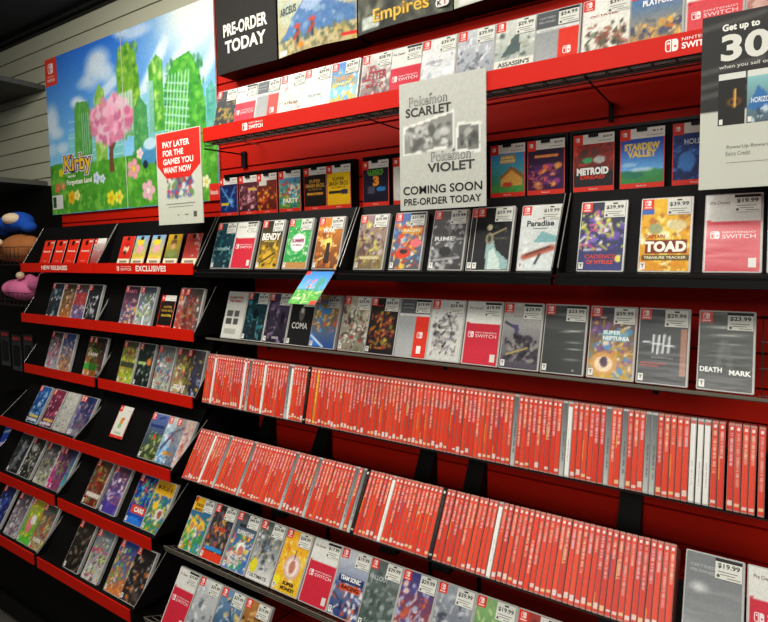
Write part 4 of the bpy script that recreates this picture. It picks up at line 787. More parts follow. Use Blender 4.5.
HC = [
 (P1, -1.790, dict(b=('#0e2a6a', '#0a1c50'), price='$59', p=['#3a78c8', '#163c8c'], n=20, ops2=[('line', .1, .9, .75, .2, .05, '#68b0e8', .7), ('line', .9, .9, .3, .1, .04, '#4a90d8', .7), ('ell', .65, .4, .2, .14, '#80c0f0', .9, .8), ('rect', .05, .26, .5, .36, '#d8c030')], lab='deep blue card with crossing light beams, leftmost on the black card panel')),
 (P1, -1.679, dict(b=('#3a1420', '#50202c'), price='$59', p=['#a05a68', '#d0a0a8', '#6a2838'], n=40, ops2=[('rect', .5, .72, .9, .8, '#d0a848')], lab='maroon card with dusty pink art, second on the left card panel')),
 (P1, -1.580, dict(b=('#5a1810', '#7a2818'), price='$59', p=['#e08a20', '#f0b040', '#a83018', '#501008'], n=40, ops2=[('rect', .1, .84, .5, 1, '#d8d8d0')], lab='dark red card with flame orange art on the left card panel')),
 (P1, -1.468, dict(b=('#3f9038', '#5a98c8'), price='$59', p=['#e8c030', '#d84838', '#68b8e0', '#58b048', '#f0e8c8', '#305890'], n=60, w=.106, t=[('PARTY', .55, .25, .7, .12, '#f4f0e0', .05)], lab='blue and green cartoon-coloured card on the left card panel')),
 (P1, -1.345, dict(b=('#161210', '#1c1614'), price='$59', t=[('SUPER', .5, .8, .5, .08, '#c8983a', .03), ('SMASH BROS.', .5, .66, .85, .09, '#c8983a', .03), ('ULTIMATE', .5, .54, .6, .04, '#a87a30'), ('FIGHTERS', .5, .4, .7, .05, '#e8a838', .05)], nz=.05, ops2=[('rect', .15, .35, .85, .45, '#7a4a14')], lab='black card with gold lettering on the left card panel')),
 (P1, -1.240, dict(b=('#e8b010', '#f2cc14'), price='$24', nz=.03, t=[('SUPER', .5, .8, .5, .08, '#6a4a10', .03), ('SMASH BROS.', .5, .66, .85, .1, '#6a4a10', .03), ('ULTIMATE', .5, .54, .6, .04, '#6a4a10')], ops2=[('rect', .08, .36, .7, .44, '#2a2420'), ('rect', .62, .32, .9, .46, '#3a2a4a')], lab='bright yellow card with dark lettering, rightmost on the left card panel')),
 (P2, -1.087, dict(b=('#151024', '#1c142c'), price='$59', nz=.06, t=[("LUIGI'S", .5, .9, .6, .09, '#68b838', .04), ('MANSION', .5, .81, .5, .04, '#68b838', .03), ('3', .52, .62, .24, .22, '#e89028', .06)], ops2=[('rect', .18, .25, .45, .48, '#4a4858'), ('ell', .72, .38, .2, .08, '#2f78b8')], lab='dark violet card with a large orange numeral 3')),
 (P2, -.968, dict(b=('#d8d6cc', '#e2e0d6'), price='$19', nz=.03, p=['#c0beb4'], n=6, lab='white card half covered by the black-and-white pre-order sheet')),
 (P2, -.636, dict(b=('#3c8a48', '#3a98d8'), price='$24', p=['#58a850'], n=6, box=(0, 0, 1, .15), ops2=[('rect', 0, 0, 1, .2, '#4f9a48'), ('poly', [(.3, .18), (.3, .42), (.62, .62), (.95, .4), (.95, .18)], '#d8a048'), ('poly', [(.25, .38), (.62, .68), (1, .4), (.95, .34), (.62, .58), (.3, .34)], '#8a5a30'), ('ell', .5, .2, .16, .07, '#c0402c'), ('rect', .3, .74, .72, .94, '#c89a38')], t=[('ANIMAL', .5, .89, .4, .05, '#f4e8b0', .04), ('CROSSING', .5, .8, .44, .05, '#f4e8b0', .04)], lab='blue sky card with a little wooden house, left of the purple card')),
 (P2, -.527, dict(b=('#3a1040', '#240a30'), price='$29', p=['#a03a88', '#e06a38', '#6a2070', '#f0a048', '#401850'], n=45, box=(.05, .1, .95, .6), ops2=[('rect', .2, .8, .85, .86, '#c85828')], t=[('DUNGEONS', .52, .83, .6, .05, '#f0a050', .04)], lab='purple card with orange figures glow, right of the blue sky card')),
 (P3, -.402, dict(b=('#2a2626', '#b82a1c'), price='$59', p=['#d84028', '#4a3838', '#383434', '#7a2820'], n=30, box=(0, .4, 1, 1), ops2=[('ell', .35, .62, .14, .08, '#3fa060'), ('ell', .65, .62, .16, .09, '#b8b8b0'), ('rect', 0, 0, 1, .35, '#1f1e22')], t=[('METROID', .48, .36, .78, .13, '#ecebe6', .06), ('DREAD', .48, .22, .6, .07, '#c83020', .05)], lab='red and black card with large white heading on the right card panel')),
 (P3, -.286, dict(b=('#3a9a58', '#1c4cb8'), price='$14', nz=.05, ops2=[('grad', 0, .3, 1, 1, '#68b0e8', '#1c48b0'), ('rect', 0, 0, 1, .2, '#3c8a48'), ('ell', .3, .2, .3, .1, '#2c7a60'), ('ell', .75, .22, .25, .1, '#3f9058'), ('ell', .5, .3, .3, .05, '#d8e8f4', .6), ('ell', .2, .42, .2, .05, '#b8d8f0', .6)], t=[('STARDEW', .5, .82, .8, .12, '#e8c860', .06), ('VALLEY', .5, .66, .66, .12, '#e8c860', .06)], lab='sky blue card with golden two-line title on the right card panel')),
 (P3, -.167, dict(b=('#14285c', '#1c3c80'), price='$14', p=['#2c58a8', '#4a80c8', '#10204a'], n=40, ops2=[('ell', .3, .4, .2, .22, '#3a78c0')], t=[('HOLLOW', .55, .82, .6, .09, '#c8d4e0', .03)], lab='navy blue card half behind the percent-off sign')),
]
for i, (pn, x, sp) in enumerate(HC):
    sp['seed'] = 300 + i
    w = sp.get('w', .102)
    card(x, -.062, 1.748, w, .147, sp['lab'], sp, 0, G)
    hook(pn, x + w*.5, 1.748 + .147)
G = 'prepaid cards in the top stepped bins'
for i, x in enumerate([-2.862, -2.750, -2.641, -2.527]):
    t = thing('prepaid_card', 'plain red prepaid card, %s from the left in the new releases bin' % ORD[i+1], 'gift card', (x + .044, -.2590, 1.550), (-R(18.5), 0, 0), G)
    w, h = .088, .128
    MB().box(-w/2, w/2, 0, .0015, 0, h).build('card_back', 'white', t)
    mb = MB(); A = Art(14, 20, '#d8220e', '#e83418'); A.noise(.03, i); mb.art(A, -w/2, w/2, 0, h, -.0004)
    mb.text('Nintendo', 0, h*.57, width=w*.72, height=h*.07, y=-.0008, col='#f6e4d8', bold=.03)
    mb.text('eShop', 0, h*.2, width=w*.4, height=h*.04, y=-.0008, col='#f0c8b8')
    mb.rect(w*.16, w*.46, h*.88, h*.94, -.0008, '#e8b8a8')
    mb.rrect(-w*.18, w*.08, h*.78, h*.95, .003, -.0008, '#3a0c06')
    mb.build('card_front', 'print', t)
card(-2.425, -.2590, 1.550, .088, .128, 'grey and red card tucked behind the divider, new releases bin', dict(b=('#8a3030', '#c0b8b0'), p=['#a8a0a0', '#c04040'], n=20, seed=341), 18.5, G)
MC = [(-2.216, dict(b=('#c82418', '#d83020'), ops2=[('ell', .5, .45, .24, .22, '#e8c8a8'), ('ell', .5, .62, .26, .12, '#c01810'), ('ell', .45, .28, .16, .1, '#4a2418')], lab='red card with a tan round shape in the exclusives bin')),
      (-2.120, dict(b=('#d8b83a', '#78a8d0'), p=['#e8d040', '#f0c8b0'], n=12, ops2=[('ell', .45, .7, .3, .16, '#e8c828'), ('ell', .5, .42, .26, .18, '#e8a0a8')], lab='yellow and pink card, left one of the matching pair in the exclusives bin')),
      (-2.012, dict(b=('#d8b83a', '#78a8d0'), p=['#e8d040', '#f0c8b0'], n=12, ops2=[('ell', .45, .7, .3, .16, '#e8c828'), ('ell', .5, .42, .26, .18, '#e8a0a8')], lab='yellow and pink card, right one of the matching pair in the exclusives bin')),
      (-1.908, dict(b=('#607038', '#d8a820'), ops2=[('ell', .5, .65, .24, .16, '#6a4a28'), ('ell', .5, .5, .16, .14, '#c89868'), ('ell', .5, .2, .36, .16, '#7a8848')], lab='golden card with brown and olive art in the exclusives bin')),
      (-1.795, dict(b=('#b84038', '#c8483c'), p=['#d8d0c8'], n=8, box=(.6, 0, 1, 1), lab='brick red and white card, rightmost in the exclusives bin'))]
for i, (x, sp) in enumerate(MC):
    w = .086; sp['seed'] = 350 + i
    t = thing('prepaid_card', sp['lab'], 'gift card', (x + w/2, -.2590, 1.550), (-R(18.5), 0, 0), G); h = .132
    MB().box(-w/2, w/2, 0, .0015, 0, h).build('card_back', 'white', t)
    mb = MB(); mb.rect(-w/2, w/2, 0, h, -.0003, '#d83020')
    mb.art(cover_art(sp, (16, 20)), -w/2 + .001, w/2 - .001, h*.26, h, -.0006)
    mb.rect(-w/2 + .001, w/2 - .001, h*.08, h*.26, -.0006, '#e0d8b8'); mb.rect(-w*.3, w*.3, h*.13, h*.2, -.0009, '#8a7a68')
    mb.rrect(-w*.1, w*.12, h*.86, h*.98, .003, -.0008, '#2a1a12')
    mb.build('card_front', 'print', t)
# white card on row 4, small black card on row 2
card(-2.150, -.362, .870, .086, .128, 'white card with orange cartoon shapes alone in the fourth bin row', dict(b=('#e0e0d0', '#e4e2d4'), nz=.03, seed=361, ops2=[('ell', .5, .6, .14, .16, '#e0902c'), ('ell', .45, .4, .14, .12, '#68a850', .7), ('ell', .6, .7, .08, .06, '#d04028')], t=[('YOSHI', .5, .1, .5, .05, '#5a8a50', .02)]), 29)
card(-1.914, -.290, 1.318, .086, .128, 'small black card with gold lines and a red foot, second bin row', dict(b=('#120d0c', '#1c1412'), nz=.05, seed=362, t=[('SUPER', .55, .75, .6, .07, '#b89030'), ('SMASH BROS.', .55, .6, .8, .07, '#b89030'), ('FIGHTERS', .55, .4, .7, .07, '#e0c030')]), 17)

# ================================================================== POSTER
px0, px1, pz0, pz1 = -3.192, -1.850, 1.820, 2.640
A = Art(300, 184, '#58b0ee', '#2868d8', asp=.818/1.342)
A.grad(0, .3, 1, 1, '#8ad0f4', '#2f74dc')
A.ell(.93, .97, .42, .5, '#d8f4f0', .95, .95); A.ell(.93, .98, .24, .28, '#fbfff0', 1, .8)
for (u, v, ru, rv, a) in ((.37, .88, .10, .1, .9), (.33, .80, .08, .1, .7), (.42, .80, .07, .07, .8), (.27, .78, .06, .05, .5), (.22, .68, .06, .045, .9), (.25, .66, .05, .035, .8), (.03, .6, .07, .14, .85), (.07, .52, .06, .05, .7), (.10, .42, .06, .05, .7), (.02, .42, .05, .06, .6), (.60, .97, .12, .05, .7), (.52, 1., .06, .04, .7)):
    A.ell(u, v, ru, rv, '#e4f1fa', a, .6)
for (u0, v0, u1, v1) in ((.62, .62, .76, .86), (.66, .66, .74, .82), (.75, .66, .87, .82), (.84, .74, .93, .85), (.93, .62, 1.0, .74), (.36, .66, .47, .74)):
    A.line(u0, v0, u1, v1, .022, '#dff0fa', .85)
rs = random.Random(3)
def tower(pts, base, win, dens=60, seed=0):
    A.poly(pts, base)
    us = [p[0] for p in pts]; vs = [p[1] for p in pts]; r = random.Random(seed)
    for k in range(dens):
        u = r.uniform(min(us) + .01, max(us) - .01); v = r.uniform(min(vs), max(vs) - .02)
        A.ell(u, v, r.uniform(.006, .018), r.uniform(.01, .035), r.choice(win), .55, .5)
# distant hazy towers
for (u, w_, h_) in ((.15, .05, .5), (.2, .06, .58), (.31, .04, .62), (.45, .06, .6), (.62, .06, .62), (.68, .05, .58), (.95, .07, .56)):
    A.grad(u, .28, u + w_, h_, '#6fc0b0', '#8fd0e0', .85)
    for k in range(6): A.line(u + .005, .32 + k*.05, u + w_ - .005, .32 + k*.05, .002, '#c8eeea', .6)
tower([(.485, .42), (.485, .8), (.51, .90), (.552, .935), (.60, .86), (.615, .67), (.62, .4)], '#6fae36', ['#4f8f2c', '#8cc83c', '#a9d44c', '#3f7a30', '#b8dc68'], 110, 1)
A.grad(.49, .42, .575, .66, '#7fb0a0', '#b8d8c8', .75)
for k in range(5): A.line(.5 + k*.016, .44, .5 + k*.016, .66, .002, '#e0f0e8', .7)
tower([(.665, .4), (.668, .76), (.71, .812), (.745, .77), (.745, .4)], '#59ac3e', ['#3f8f38', '#7fcc4c', '#a0dc60', '#d8f090'], 60, 2)
A.grad(.655, .35, .69, .68, '#78b8c0', '#a0d4dc', .7)
tower([(.74, .38), (.75, .64), (.80, .75), (.882, .775), (.926, .67), (.95, .48), (.955, .3), (.74, .3)], '#4aa83c', ['#3a9034', '#68c048', '#2f7a38', '#88d454'], 150, 3)
for k in range(7):
    A.line(.745 + k*.017, .38, .775 + k*.017, .68, .0025, '#c4ece4', .8); A.line(.745, .40 + k*.042, .87, .36 + k*.042, .0025, '#c4ece4', .7)
tower([(.955, .3), (.955, .56), (.98, .60), (1, .55), (1, .3)], '#5ab0a0', ['#4aa090', '#80c8b8'], 20, 4)
tower([(.19, .3), (.2, .64), (.215, .68), (.285, .67), (.315, .60), (.31, .3)], '#5da548', ['#4a9a40', '#7abf50', '#3f8a58'], 50, 5)
for k in range(4): A.line(.25 + k*.014, .36, .25 + k*.014, .6, .002, '#b0dcd8', .7)
tower([(.335, .3), (.34, .68), (.372, .75), (.405, .7), (.41, .3)], '#8abf4a', ['#a8d868', '#6aa848', '#c8e090'], 40, 6)
tower([(.57, .3), (.575, .55), (.61, .62), (.65, .55), (.655, .3)], '#4d9a58', ['#3f8a50', '#70b868'], 30, 7)
# meadow
A.poly([(0, 0), (0, .32), (.12, .33), (.3, .3), (.6, .3), (.8, .32), (1, .34), (1, 0)], '#4f9f30')
A.blobs(420, ['#3f8a26', '#5fb038', '#74c042', '#36801f', '#88cc50'], 9, (0, 0, 1, .3), (.006, .02), .6)
# flowering tree (generic stand-in for the pink motif) and a small blue car
A.poly([(.418, .22), (.425, .46), (.44, .46), (.45, .22)], '#6e4a34')
A.line(.432, .36, .39, .46, .008, '#6e4a34'); A.line(.434, .34, .485, .45, .008, '#6e4a34')
A.ell(.432, .51, .07, .085, '#e494b0', 1, .4)
r = random.Random(21)
for k in range(120):
    a = r.uniform(0, 6.3); d = r.uniform(.2, 1)**.7
    A.ell(.432 + .13*d*math.cos(a), .51 + .15*d*math.sin(a)*(1 if math.sin(a) > 0 else .75), r.uniform(.012, .032), r.uniform(.02, .045), r.choice(['#e88aa8', '#f4aac4', '#d8789a', '#f8bcd0', '#f0c8d8', '#c86890']), .85, .5)
A.ell(.66, .30, .065, .055, '#5aa0c8', 1, .2); A.rect(.61, .24, .72, .31, '#4a90bc'); A.ell(.66, .345, .04, .035, '#bfe0ea', 1, .2); A.ell(.63, .235, .016, .025, '#203040'); A.ell(.70, .235, .016, .025, '#203040')
# flowers
for (u, v, rr, c1, c2) in ((.08, .265, .016, '#f2dc20', '#f0a818'), (.05, .17, .02, '#e06850', '#f0a040'), (.09, .18, .016, '#e88068', '#f0c040'), (.15, .10, .026, '#f0b820', '#e89018'), (.19, .11, .02, '#f8f090', '#f0c830'),
                           (.33, .2, .022, '#d8e0f4', '#98b8e8'), (.37, .19, .016, '#dce8f8', '#a0c0e8'), (.42, .07, .026, '#f6e428', '#f0a820'), (.47, .07, .024, '#f4ec50', '#f0b020'), (.56, .22, .034, '#f0a0b0', '#f0c848'),
                           (.6, .3, .018, '#f6d8dc', '#f0b0b8'), (.72, .24, .02, '#f6ec50', '#f0b428'), (.74, .2, .026, '#f4e040', '#f0a020'), (.64, .09, .034, '#f0b4c4', '#f4dcd8'), (.82, .12, .024, '#f2e878', '#f0c040'), (.9, .2, .02, '#e8f0e0', '#f0e0a0'), (.94, .1, .02, '#f0f0c0', '#e8d060')):
    for q in range(5): A.ell(u + rr*.7*math.cos(q*1.256), v + rr*1.1*math.sin(q*1.256), rr*.5, rr*.8, c1, .95, .3)
    A.ell(u, v, rr*.35, rr*.55, c2)
A.noise(.05, 4)
po = thing('wall_poster', 'large blue and green landscape poster of overgrown towers above the bins', 'poster', ((px0+px1)/2, -.014, pz0))
W_, H_ = px1 - px0, pz1 - pz0; us = .517
A1 = Art(2, 2); ks = int(300*us)
A1.img = A.img[:, :ks + 1]; A2 = Art(2, 2); A2.img = A.img[:, ks:]
xs = -W_/2 + W_*ks/299
b1 = MB(); b1.box(-W_/2, xs - .0015, .0, .006, 0, H_); q1 = b1.build('left_board', 'white', po)
b2 = MB(); b2.box(xs + .0015, W_/2, .002, .008, 0, H_); q2 = b2.build('right_board', 'white', po)
def ds(a): return a
MB().art(A1, -W_/2, xs - .0015, 0, H_, -.0006).build('left_print', 'poster', q1)
MB().art(A2, xs + .0015, W_/2, 0, H_, .0014).build('right_print', 'poster', q2)
mb = MB(); u = lambda a: -W_/2 + W_*a; v = lambda b: H_*b
mb.rect(u(0), u(.088), v(.828), v(1), -.0012, '#e2402e'); mb.logo(u(.024), v(.905), .052, -.0018, '#fff4f0', '#e2402e')
mb.text('NINTENDO', u(.044), v(.885), width=.07, height=.008, y=-.0018, col='#fbe0d8'); mb.text('SWITCH', u(.044), v(.862), width=.075, height=.016, y=-.0018, col='#fbe0d8', bold=.03)
mb.build('corner_badge', 'print', q1); mb = MB(); mb.rect(u(.005), u(.085), v(.035), v(.125), -.0012, '#dfe6d8'); mb.rect(u(.01), u(.035), v(.045), v(.115), -.0018, '#3c4440')
mb.build('rating_box', 'print', q1)
mb = MB()
for (dx, dz, c, bd, yy) in ((0, 0, '#f6f4f8', .14, -.0014), (0, 0, '#3a2c8a', .09, -.0022), (0, 0, '#f2c61c', .02, -.003)):
    mb.text('Kirby', u(.205), v(.30), width=.25 + bd*.25, height=.105 + bd*.12, y=yy, col=c, bold=bd)
mb.text('and the', u(.16), v(.235), width=.07, height=.014, y=-.0022, col='#f4f8e8', bold=.03)
mb.quad([(u(.11), -.0012, v(.15)), (u(.31), -.0012, v(.18)), (u(.31), -.0012, v(.235)), (u(.11), -.0012, v(.205))], '#4a9a30')
mb.text('Forgotten Land', u(.21), v(.192), width=.24, height=.034, y=-.0022, col='#eef6dc', bold=.04)
mb.build('poster_title', 'print', q1)
mb = MB(); mb.rect(u(.955), u(1), v(0), v(.085), .0008, '#e02a1c'); mb.text('Nintendo', u(.978), v(.042), width=.048, height=.02, y=.0002, col='#fbe8e0', bold=.02); mb.build('publisher_badge', 'print', q2)

# ================================================================== UPPER BOX-FRONT POSTERS
def bulge(amp, x0, x1):
    return lambda xx, zz: -amp * np.sin(np.pi * (xx - x0)/(x1 - x0))
def upper_panel(x0, x1, z0, z1, art, label, texts, amp=.015, yb=-.085, name='upper_sign_panel', cat='sign panel', extra=None):
    t = thing(name, label, cat, ((x0+x1)/2, 0, z0)); w = (x1-x0)/2; h = z1 - z0
    cf = bulge(amp, -w, w)
    Z = MB(); n = 12; xs_ = np.linspace(-w, w, n); ys = yb + cf(xs_, xs_)
    pts = [(x, y) for x, y in zip(xs_, ys)] + [(w, -.004), (-w, -.004)]
    vv = [(x, y + .0015, 0) for x, y in pts] + [(x, y + .0015, h) for x, y in pts]; m_ = len(pts)
    Z.add(vv, [tuple(range(m_))[::-1], tuple(range(m_, 2*m_))] + [(i, (i+1) % m_, (i+1) % m_ + m_, i + m_) for i in range(m_)])
    Z.build('box_body', 'black', t)
    mb = MB(); mb.art(art, -w, w, 0, h, yb, cf); mb.build('printed_front', 'poster', t)
    if texts:
        mb = MB()
        for (s_, x, z, ww, hh, col, bd) in texts:
            k = mb.n; mb.text(s_, x, z, width=ww, height=hh, y=yb - amp - .0012, col=col, bold=bd)
            vz = mb.v[-1]; vz[:, 1] = yb - .0015 + cf(vz[:, 0], 0)
        if extra: extra(mb, yb, cf)
        mb.build('lettering', 'print', t)
    return t
A = Art(24, 30, '#2a2825', '#262522'); A.noise(.04, 1)
upper_panel(-1.745, -1.432, 2.285, 2.72, A, 'black panel reading PRE-ORDER TODAY in white capitals', [('PRE-ORDER', .0, .155, .23, .047, '#eeeae0', .04), ('TODAY', .0, .093, .215, .047, '#eeeae0', .04)], .004, -.09)
A = Art(70, 76, '#b9a878', '#b8d4d4', asp=.435/.338)
A.grad(0, 0, 1, 1, '#c8b888', '#c4dcd8'); A.blobs(60, ['#c9d6c0', '#a8ccd4', '#dcd8b8'], 5, (0, .3, 1, 1), (.04, .12), .6)
A.poly([(0, .12), (.12, .17), (.32, .34), (.42, .40), (.6, .41), (.8, .30), (1, .24), (1, .14), (.5, .1)], '#5a84b8'); A.poly([(.34, .33), (.42, .40), (.6, .41), (.64, .34), (.5, .28)], '#a8c0e0')
A.blobs(70, ['#4a78b0', '#88a8c8', '#a8c4d8', '#6a8cb8'], 7, (.2, .16, 1, .30), (.015, .04), .6)
A.blobs(110, ['#b0a070', '#8a7a58', '#d0c090', '#707858', '#c8b060', '#58685a'], 8, (0, 0, 1, .13), (.015, .045), .8)
for (uu, vv) in ((.3, .13), (.5, .15)): A.line(uu, vv - .05, uu, vv + .05, .02, '#3c4250'); A.ell(uu, vv + .07, .05, .022, '#c85040'); A.line(uu - .05, vv - .02, uu + .02, vv + .03, .018, '#b04838')
A.ell(.34, .05, .05, .025, '#e08a30'); A.rect(.02, .01, .14, .045, '#dfe6e0'); A.rect(.84, .03, 1, .06, '#d83028'); A.noise(.06, 2)
upper_panel(-1.428, -1.084, 2.288, 2.72, A, 'curved picture panel of a blue mountain over tan ground, above the wire shelf', [('ARCEUS', -.115, .150, .085, .026, '#30485a', .02)], .018, -.085, 'picture_panel')
A = Art(50, 60, '#4c4f48', '#5a5c50', asp=1.2); A.blobs(60, ['#6a6c5e', '#3a3c38', '#8a8a78', '#50584c'], 3, (0, 0, 1, .9), (.04, .1), .7); A.rect(.06, .02, .26, .11, '#c8d0c4'); A.ell(.4, .3, .06, .05, '#6ac0b0', .9, .7); A.ell(.6, .32, .15, .04, '#b03048', .9, .4); A.noise(.1, 3)
def kt(mb, yb, cf):
    yy = yb - .012
    return
    mb.rrect(.118, .162, .026, .05, .010, yy, '#efece4'); mb.text('K', .131, .038, height=.014, y=yy - .0008, col='#222222', bold=.04); mb.text('T', .149, .038, height=.014, y=yy - .0008, col='#c02020', bold=.04)
kp = upper_panel(-1.079, -.742, 2.292, 2.72, A, 'curved dark olive picture panel lettered Empires in gold', [('Empires', -.005, .038, .20, .052, '#a87a18', .05), ('Empires', -.005, .038, .20, .052, '#f0cc50', .0)], .012, -.085, 'picture_panel', extra=None)
mb = MB(); mb.rrect(.118, .162, .014, .038, .010, -.0965, '#efece4'); mb.text('K', .131, .026, height=.014, y=-.0973, col='#222222', bold=.04); mb.text('T', .149, .026, height=.014, y=-.0973, col='#c02020', bold=.04); mb.build('publisher_emblem', 'print', kp)
A = Art(30, 40, '#c8ccb8', '#e0e0d0'); A.blobs(20, ['#d8dcc8', '#a8b098', '#f0efe4'], 3); A.rect(.04, .02, .6, .07, '#eeeee8')
upper_panel(-.738, -.40, 2.294, 2.72, A, 'pale picture panel at the right end of the upper row', None, .01, -.085, 'picture_panel')
mbp = thing('wall_hook', 'small black slatwall hook under the left end of the red strip', 'hook', (-1.705, 0, 1.94))
MB().box(-.012, .012, -.012, -.002, 0, .062).build('hook_plate', 'blackmetal', mbp)
MB().bar((0, -.012, .05), (0, -.2, .046), .003).build('hook_arm', 'blackmetal', mbp)

# ================================================================== HANGING SIGNS
def sign(name, label, x0, x1, z0, z1, y, art, fn):
    t = thing(name, label, 'sign', ((x0+x1)/2, y, z0)); w = (x1-x0)/2; h = z1 - z0
    MB().box(-w, w, 0, .0025, 0, h).build('sign_board', 'white', t)
    mb = MB(); mb.art(art, -w, w, 0, h, -.0006); fn(mb, w, h); mb.build('sign_print', 'print', t)
    return t
A = Art(60, 80, '#b9bab0', '#c2c3ba', asp=1.34); A.noise(.03, 2)
# greyscale inset pictures (plain stand-ins)
A.poly([(.04, .43), (.05, .66), (.66, .74), (.66, .46)], '#e4e4dc'); A.poly([(.06, .45), (.07, .64), (.64, .72), (.64, .48)], '#8e8f88')
A.blobs(40, ['#5a5b58', '#b8b9b2', '#70716c', '#d0d0c8'], 4, (.1, .48, .6, .64), (.02, .06), .85)
A.poly([(.67, .42), (.68, .64), (.95, .62), (.94, .40)], '#e4e4dc'); A.poly([(.69, .44), (.70, .62), (.93, .60), (.92, .42)], '#787974'); A.blobs(14, ['#40413e', '#b0b1aa', '#5a5b58'], 6, (.72, .46, .9, .58), (.02, .05), .85)
def pk(mb, w, h):
    for (z, s2) in ((h*.845, 'SCARLET'), (h*.40, 'VIOLET')):
        x = -w*.30 if s2 == 'SCARLET' else w*.22
        mb.text('Pokemon', x, z, width=w*.90, height=h*.075, y=-.0012, col='#4a4a48', bold=.03)
        mb.text('Pokemon', x, z, width=w*.87, height=h*.064, y=-.0016, col='#b4b5ad', bold=.0)
        ax = x + w*.035; mb.quad([(ax, -.0018, z + h*.030), (ax + w*.05, -.0018, z + h*.048), (ax + w*.08, -.0018, z + h*.042), (ax + w*.025, -.0018, z + h*.026)], '#4a4a48')
        mb.text(s2, x, z - h*.082, width=w*1.08, height=h*.072, y=-.0014, col='#3c3c3a', bold=.03)
    mb.text('COMING SOON', -w*.0, h*.155, width=w*1.84, height=h*.066, y=-.0014, col='#141414', bold=.02)
    mb.text('PRE-ORDER TODAY', -w*.0, h*.065, width=w*1.8, height=h*.056, y=-.0014, col='#141414', bold=.02)
sign('hanging_sign', 'black-and-white sheet reading COMING SOON PRE-ORDER TODAY hanging from the red strip', -.790, -.545, 1.706, 2.036, -.309, A, pk)
A = Art(60, 80, '#c4c6b8', '#ccd0c2', asp=1.34)
A.rect(0, .455, .22, 1, '#232220'); A.rect(0, .455, 1, 1, '#232220'); A.rect(.0, .0, 1, .455, '#c6c8ba')
for k, (vv) in enumerate((.93, .68, .60, .54)): A.line(0, vv, .4, vv + .04, .02, '#6c6b66', .5)
def pc(mb, w, h):
    mb.text('Get up to', -w + .064, h*.915, width=.060, height=.0165, y=-.0012, col='#efeee6', bold=.04, align='c')
    mb.text('30%', -w + .100, h*.805, width=.135, height=.050, y=-.0012, col='#dddcd2', bold=.035)
    mb.text('when you sell or trade', -w + .085, h*.697, width=.11, height=.009, y=-.0012, col='#e0dfd6')
    for k, (xa, c0, c1) in enumerate(((.030, '#14120f', '#d8902a'), (.077, '#2f6f98', '#a8d0d8'), (.124, '#402c60', '#c07a90'))):
        za, zb = h*.365, h*.625
        B = Art(20, 26, c0 if k else '#16130f', c0)
        if k == 0: B.ell(.6, .5, .35, .12, '#c8781c', .9, .8); B.ell(.6, .5, .18, .05, '#1a1510'); B.line(.62, .4, .62, .75, .04, '#e8b050')
        elif k == 1: B.grad(0, 0, 1, 1, '#4a5c68', '#88c0c0'); B.poly([(0, .3), (.4, .8), (1, .4), (1, .2)], '#2f6ca8'); B.blobs(12, ['#d0dce0', '#304858'], 3, (0, 0, 1, .3))
        else: B.ell(.5, .5, .3, .3, c1)
        mb.art(B, -w + xa, -w + xa + .044, za, zb, -.0009)
        mb.rect(-w + xa, -w + xa + .044, zb, zb + h*.035, -.0009, '#d8dad0')
        mb.rect(-w + xa + .002, -w + xa + .008, za + .002, za + .012, -.0013, '#e4e4dc')
    mb.text('HORIZON', -w + .101, h*.49, width=.034, height=.01, y=-.0014, col='#e0ecf0', bold=.02)
    mb.text('PowerUp Rewards', -w + .082, h*.235, width=.072, height=.009, y=-.0012, col='#6a6b62')
    mb.text('Extra Credit', -w + .065, h*.20, width=.04, height=.008, y=-.0012, col='#6a6b62')
    mb.rect(-w + .046, w - .02, h*.146, h*.149, -.0012, '#8a8b80')
sign('hanging_sign.001', 'dark and pale sign reading Get up to 30% at the red strip right end', -.092, .16, 1.712, 2.044, -.309, A, pc)
A = Art(60, 80, '#c2c5b4', '#c6c9ba', asp=1.34); A.noise(.02, 2)
A.blobs(60, ['#5f8f50', '#a83a50', '#5a6aa8', '#c05048', '#d8d8d0', '#405070'], 4, (.24, .30, .8, .5), (.03, .06), .9)
def pl(mb, w, h):
    yy = -.0010
    mb.add([(-w + .004, yy, h*.99), (-w + .004, yy, h*.65), (-w + .055, yy, h*.50), (w - .06, yy, h*.50), (w - .004, yy, h*.62), (w - .004, yy, h*.99)], [(0, 1, 2, 3, 4, 5)], lin(srgb('#d2261a')))
    for k, s_ in enumerate(('PAY LATER', 'FOR THE', 'GAMES YOU', 'WANT NOW')):
        ww = (.150, .115, .168, .155)[k]
        mb.text(s_, -w + .04, h*(.865 - .092*k), width=ww, height=.0215, y=-.0016, col='#f4efe6', bold=.03, align='l')
    mb.rect(-w + .05, w - .04, h*.215, h*.225, yy, '#77786e'); mb.rect(-w + .06, w - .05, h*.185, h*.193, yy, '#8a8b80')
    mb.text('zip', -w + .115, h*.10, height=.007, y=yy, col='#333333', bold=.03); mb.text('paypal', -w + .16, h*.10, height=.007, y=yy, col='#333333', bold=.03)
    mb.rect(w - .05, w - .032, h*.07, h*.13, yy, '#55564e')
sign('hanging_sign.002', 'pale sign with red top reading PAY LATER FOR THE GAMES YOU WANT NOW', -1.836, -1.588, 1.706, 2.036, -.311, A, pl)
# sign holder carrying the pay later sign from the shelf end
sh = thing('sign_holder', 'thin clear rail reaching from the wall to the pay later sign', 'sign holder', (-1.62, 0, 2.02))
MB().bar((0, -.004, 0), (0, -.306, 0), .002).build('rail', 'edge', sh)
MB().box(-.02, .02, -.308, -.304, -.012, .004).build('clip', 'edge', sh)

